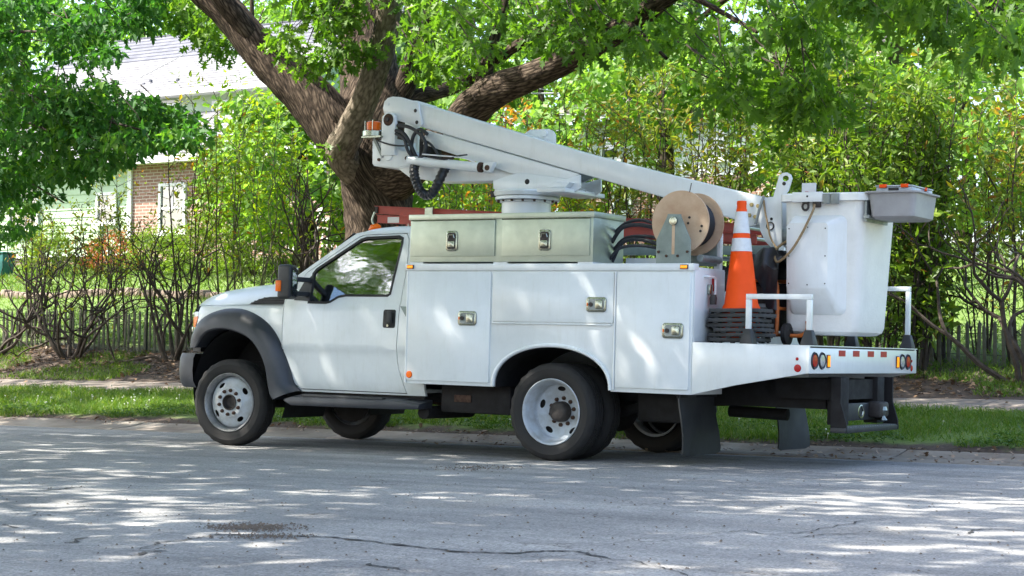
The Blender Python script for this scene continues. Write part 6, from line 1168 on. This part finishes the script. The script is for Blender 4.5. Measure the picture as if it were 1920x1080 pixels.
def window(parent, x0, x1, z0, z1, y, sash=True, mat='white_trim'):
    """a framed sash window on a wall facing -Y at world y"""
    t = 0.07; w = MB(); w.box(x0, x0 + t, y - 0.05, y + 0.02, z0, z1).box(x1 - t, x1, y - 0.05, y + 0.02, z0, z1).box(x0 + t, x1 - t, y - 0.05, y + 0.02, z1 - t, z1).box(x0 + t, x1 - t, y - 0.05, y + 0.02, z0, z0 + t)
    zm = (z0 + z1) / 2
    if sash: w.box(x0 + t, x1 - t, y - 0.035, y + 0.02, zm - 0.025, zm + 0.025).box((x0 + x1) / 2 - 0.012, (x0 + x1) / 2 + 0.012, y - 0.02, y + 0.01, zm + 0.026, z1 - t - 0.001)
    o = w.build('window', mat, parent); MB().box(x0 + t, x1 - t, y - 0.004, y, z0 + t, z1 - t).build('pane', 'house_glass', o); MB().box(x0 + t, x1 - t, y + 0.03, y + 0.04, z0 + t, z1 - t).build('curtain', 'curtain', o)
    MB().box(x0 - 0.05, x1 + 0.05, y - 0.10, y - 0.051, z0 - 0.05, z0).build('sill', mat, o); return o
def roof_courses(parent, x0, x1, ya, za, yb, zb, n, mat, name='roof'):
    """a roof slope laid in overlapping courses, each a part of its own"""
    ro = empty(name, (0, 0, 0), parent); ro.location = -world_loc(parent)
    for k in range(n):
        t0, t1 = k / n, (k + 1.15) / n; y0, z0, y1, z1 = ya + (yb - ya) * t0, za + (zb - za) * t0, ya + (yb - ya) * t1, za + (zb - za) * t1
        MB().add([(x0, y0, z0 + 0.035), (x1, y0, z0 + 0.035), (x1, y1, z1 + 0.005), (x0, y1, z1 + 0.005), (x0, y0, z0), (x1, y0, z0), (x1, y1, z1 - 0.03), (x0, y1, z1 - 0.03)], [(0, 1, 2, 3), (7, 6, 5, 4), (0, 4, 5, 1), (1, 5, 6, 2), (2, 6, 7, 3), (3, 7, 4, 0)]).build('shingle_course', mat, ro)
    return ro
H = empty('green_house', (-16.5, 20, float(gz(-16.5, 17)))); tag(H, 'pale green house with brick lower front and grey shingle roof at the left', 'house')
x0, xb, x1 = -27.0, at(247, 420, 17).x, at(640, 420, 17).x
zb = float(gz(-17, 17)) - 0.3; ze = at(220, 313, 17).z; zs = at(200, 476, 17).z
MB().box(x0, xb, 17.0, 20.5, zs, ze).build('wall', 'green_siding', H)
for k in range(int((ze - zs) / 0.18)): z = zs + k * 0.18; MB().add([(x0, 16.975, z), (xb, 16.975, z), (xb, 16.995, z + 0.178), (x0, 16.995, z + 0.178), (x0, 16.9995, z), (xb, 16.9995, z)], [(0, 1, 2, 3), (0, 4, 5, 1)]).build('clapboard', 'green_siding', H)
MB().box(x0, xb, 16.99, 20.5, zb, zs - 0.002).build('foundation', 'brickwork', H); MB().box(x0 - 0.02, xb, 16.93, 16.989, zs - 0.05, zs).build('water_table', 'white_trim', H)
MB().box(xb + 0.002, x1, 16.96, 20.5, zb, ze).build('brick_wall', 'brickwork', H)
MB().box(xb - 0.07, xb + 0.05, 16.90, 16.958, zs, ze).build('corner_board', 'white_trim', H)
p = [at(184, 362, 17), at(221, 419, 17)]; window(H, p[0].x, p[1].x, p[1].z, p[0].z, 16.96)
p = [at(303, 345, 17), at(352, 437, 17)]; window(H, p[0].x, p[1].x, p[1].z, p[0].z, 16.94, True)
p = [at(483, 350, 17), at(512, 440, 17)]; window(H, p[0].x, p[1].x, p[1].z, p[0].z, 16.94, True)
p = [at(20, 350, 17), at(75, 430, 17)]; window(H, p[0].x, p[1].x, p[1].z, p[0].z, 16.96)
MB().box(x0 - 0.4, x1 + 0.3, 16.55, 16.62, ze - 0.02, ze + 0.14).build('gutter', 'white_trim', H); MB().box(x0 - 0.4, x1 + 0.3, 16.62, 17.0, ze, ze + 0.03).build('soffit', 'white_trim', H)
z2 = at(200, 225, 20.2).z; roof_courses(H, x0 - 0.4, x1 + 0.3, 16.55, ze + 0.14, 20.2, z2, 14, 'roof_pale', 'lower_roof')
x1_ = x1; x1 = at(575, 130, 20.2).x; zu = at(350, 180, 20.2).z; MB().box(x0, x1, 20.2, 25, zb + 2, zu).build('upper_wall', 'green_siding', H)
for px in (70, 305, 400): p = [at(px, 190, 20.2), at(px + 34, 232, 20.2)]; window(H, p[0].x, p[1].x, p[1].z, p[0].z, 20.19)
MB().box(x0 - 0.4, x1 + 0.3, 19.75, 19.82, zu - 0.03, zu + 0.12).build('gutter', 'white_trim', H); MB().box(x0 - 0.4, x1 + 0.3, 19.82, 20.2, zu - 0.02, zu + 0.02).build('soffit', 'white_trim', H)
zm = at(320, 110, 22.3).z; zr = at(320, 68, 24.0).z
roof_courses(H, x0 - 0.4, x1 + 0.3, 19.75, zu + 0.12, 22.3, zm, 14, 'roof_pale', 'main_roof'); roof_courses(H, x0 - 0.4, x1 + 0.3, 22.3, zm + 0.01, 24.0, zr, 7, 'roof_grey', 'roof_top')
roof_courses(H, x0 - 0.4, x1 + 0.3, 25.6, zu + 0.12, 24.0, zr, 8, 'roof_grey', 'rear_roof')
for s_ in (x0, x1 - 0.15): MB().add([(s_, 20.2, zu), (s_, 25, zu), (s_, 24.0, zr - 0.1), (s_ + 0.15, 20.2, zu), (s_ + 0.15, 25, zu), (s_ + 0.15, 24.0, zr - 0.1)], [(0, 1, 2), (5, 4, 3), (0, 3, 4, 1), (1, 4, 5, 2), (2, 5, 3, 0)]).build('gable', 'green_siding', H)
for px, py in ((272, 158), (284, 152), (310, 160), (320, 155), (335, 150), (352, 163), (363, 157), (375, 154)): q = at(px, py, 20.35); MB().box(q.x - 0.03, q.x + 0.03, 20.28, 20.36, q.z - 0.03, q.z + 0.03).build('snow_guard', 'roof_grey', H)
# porch with white railing to the right of the brick front
pr = at(600, 440, 16.2); zp = at(600, 472, 16.2).z
MB().box(pr.x - 1.0, pr.x + 1.6, 15.9, 16.95, zp - 0.5, zp).build('porch_floor', 'brickwork', H)
for k in range(14): MB().box(pr.x - 0.8 + k * 0.13, pr.x - 0.77 + k * 0.13, 15.95, 15.98, zp, zp + 0.62).build('baluster', 'white_trim', H)
MB().box(pr.x - 0.9, pr.x + 1.1, 15.93, 16.0, zp + 0.62, zp + 0.68).build('handrail', 'white_trim', H); MB().box(pr.x + 0.15, pr.x + 0.27, 15.92, 16.02, zp + 0.681, ze).build('porch_post', 'white_trim', H)
# white house to the right, behind the shrubs
c = at(1330, 300, 26); W_ = empty('white_house', (c.x, 26, float(gz(c.x, 26)))); tag(W_, 'white sided house with brown roof glimpsed through the shrubs', 'house')
xa, xb2 = at(1085, 300, 26).x, at(1560, 300, 26).x; g0 = float(gz(c.x, 26)) - 0.3; zt = at(1330, 213, 26).z; zmid = at(1330, 330, 26).z
MB().box(xa, xb2, 26.0, 33, zmid, zt).build('wall', 'white_siding', W_); MB().box(xa, xb2, 25.98, 33, g0, zmid - 0.002).build('brick_base', 'brickwork', W_)
for k in range(int((zt - zmid) / 0.2)): z = zmid + k * 0.2; MB().add([(xa, 25.97, z), (xb2, 25.97, z), (xb2, 25.993, z + 0.198), (xa, 25.993, z + 0.198), (xa, 25.999, z), (xb2, 25.999, z)], [(0, 1, 2, 3), (0, 4, 5, 1)]).build('clapboard', 'white_siding', W_)
roof_courses(W_, xa - 0.4, xb2 + 0.4, 25.5, zt, 29.5, at(1330, 95, 29.5).z, 16, 'roof_brown'); roof_courses(W_, xa - 0.4, xb2 + 0.4, 33.5, zt, 29.5, at(1330, 95, 29.5).z, 8, 'roof_brown', 'rear_roof')
MB().box(xa - 0.4, xb2 + 0.4, 25.42, 25.498, zt - 0.05, zt + 0.1).build('gutter', 'white_trim', W_)
for px in (1130, 1225, 1330, 1430): p = [at(px, 240, 26), at(px + 36, 300, 26)]; window(W_, p[0].x, p[1].x, p[1].z, p[0].z, 25.95)
for px in (1150, 1300, 1440): p = [at(px, 350, 26), at(px + 36, 400, 26)]; window(W_, p[0].x, p[1].x, p[1].z, p[0].z, 25.95)
# ------------------------------------------------------------------ picket fence
fe = empty('picket_fence', (-3, 6.85, 0.84)); tag(fe, 'low weathered picket fence between the sidewalk bank and the yard', 'fence')
pk = MB().prism([(-0.021, 0.0), (0.021, 0.0), (0.021, 0.60), (0.0, 0.66), (-0.021, 0.60)], -0.008, 0.008).mesh('picket', 'fence_wood', bevel=0.002)
for k in range(178):
    x = -13.2 + k * 0.108 + rng.normal() * 0.008
    if x > 5.9: break
    h = 1.0 if x < 0 else 0.72; o = link('picket', pk, None, fe, (x + 3, rng.normal() * 0.006, float(gz(x, 6.85)) - 0.84 - 0.02)); o.rotation_euler = (rng.normal() * 0.02, rng.normal() * 0.028, 0); o.scale = (1, 1, (1.0 if x < 0 else 0.82) * rng.uniform(0.93, 1.06))
for zo in (0.16, 0.46): MB().tube([(x, 6.875, float(gz(x, 6.875)) + zo * (1.0 if x < 0 else 0.82)) for x in np.arange(-13.2, 5.9, 0.5)], 0.004, 5).build('tie_wire', 'hub_dark', fe)
for k, x in enumerate((-12.6, -10.2, -8.55, -6.2, -4, -1.8, 0.4, 2.6, 4.22, 5.8)): MB().tube([(x, 6.90, float(gz(x, 6.9)) - 0.2), (x, 6.90, float(gz(x, 6.9)) + (0.72 if x < 0 else 0.6))], 0.018, 8).build('steel_post', 'seal_black', fe)
# chain link fence beyond the lawn at the right
cl = empty('chain_link_fence', (4, 13, 2.2)); tag(cl, 'galvanised chain link fence beyond the lawn at the right', 'fence')
ca, cb_ = at(1770, 455, 13), at(1960, 458, 13); zt = ca.z; zl_ = zt - 0.95
for k in range(4): x = ca.x + (cb_.x - ca.x) * k / 3; MB().tube([(x, 13, zl_ - 0.3), (x, 13, zt + 0.03)], 0.03, 10).build('post', 'galvanised', cl)
MB().tube([(ca.x, 13, zt), (cb_.x, 13, zt)], 0.022, 8).build('top_rail', 'galvanised', cl)
wm = MB(); L = cb_.x - ca.x; st_ = 0.075
for k in range(-14, int(L / st_) + 2):
    for sg in (1, -1):
        xs_ = ca.x + k * st_ if sg > 0 else ca.x + (k + 13) * st_; x_e = xs_ + sg * 0.95; t0, t1 = 0.0, 1.0
        if sg > 0: t0 = max(0, (ca.x - xs_) / 0.95); t1 = min(1, (cb_.x - xs_) / 0.95)
        else: t0 = max(0, (xs_ - cb_.x) / 0.95); t1 = min(1, (xs_ - ca.x) / 0.95)
        if t1 - t0 > 0.02: wm.tube([(xs_ + sg * 0.95 * t0, 13.03, zl_ + 0.95 * t0), (xs_ + sg * 0.95 * t1, 13.03, zl_ + 0.95 * t1)], 0.0025, 3, cap=False)
tag(wm.build('wire_mesh', 'galvanised', cl, fix=False), kind='stuff')
# stone edging across the yard, teal bin, overhead cables
ed = empty('stone_edging', (-12, 10, 1.78)); tag(ed, 'low line of brown edging stones across the yard', 'edging')
ea, eb = at(-20, 565, 10.2), at(420, 553, 10.2); n_ = 46
for k in range(n_):
    x = ea.x + (eb.x - ea.x) * (k + 0.5) / n_; w = (eb.x - ea.x) / n_ * 0.94; z = float(gz(x, 10.2)); h = rng.uniform(0.08, 0.15)
    MB().box(x - w / 2, x + w / 2, 10.1 + rng.normal() * 0.015, 10.32, z - 0.05, z + h).build('stone', 'edging_stone', ed, bevel=0.03)
q = at(4, 545, 14); bn = empty('garden_bin', (q.x, 14, float(gz(q.x, 14)))); tag(bn, 'small teal bin by the house at the left edge', 'bin')
zb_ = float(gz(q.x, 14)); MB().add([(q.x - 0.16, 13.85, zb_), (q.x + 0.16, 13.85, zb_), (q.x + 0.16, 14.15, zb_), (q.x - 0.16, 14.15, zb_), (q.x - 0.22, 13.8, zb_ + 0.5), (q.x + 0.22, 13.8, zb_ + 0.5), (q.x + 0.22, 14.2, zb_ + 0.5), (q.x - 0.22, 14.2, zb_ + 0.5)], [(0, 3, 2, 1), (4, 5, 6, 7), (0, 1, 5, 4), (1, 2, 6, 5), (2, 3, 7, 6), (3, 0, 4, 7)]).build('bin_body', 'bin_teal', bn, bevel=0.02); MB().box(q.x - 0.24, q.x + 0.24, 13.78, 14.22, zb_ + 0.502, zb_ + 0.54).build('lid', 'bin_teal', bn, bevel=0.015)
for (xa_, ya_, xb_, yb_, Y, r, lab) in ((760, 200, 1500, 219, 24, 0.022, 'thick overhead cable crossing behind the boom elbow'), (760, 206, 1500, 211, 24.3, 0.014, 'thin overhead cable just beside the thick one'), (900, 143, 1200, 188, 25, 0.012, 'service wire sloping down right of the oak limb'), (1380, 160, 1980, 141, 24, 0.020, 'upper overhead cable at the right edge'), (1480, 200, 1980, 150, 24.4, 0.014, 'lower overhead cable rising to the right edge'), (1500, 206, 1900, 210, 24.2, 0.012, 'faint wire behind the dense shrub tops'), (262, 146, 380, 84, 19.4, 0.010, 'drop wire slanting across the pale roof of the green house')):
    a, b = at(xa_, ya_, Y), at(xb_, yb_, Y); d = b - a; a2, b2 = (a - d * 1.2, b + d * 1.2) if lab[:4] not in ('drop', 'serv') else (a, b)
    pts = [a2 + (b2 - a2) * t - Vector((0, 0, 0.10 * 4 * t * (1 - t))) * (0 if lab[:4] == 'drop' else 1) for t in np.linspace(0, 1, 15)]
    tag(MB().tube(pts, r, 6).build('overhead_cable', 'cable_grey'), lab, 'cable', 'overhead cables')
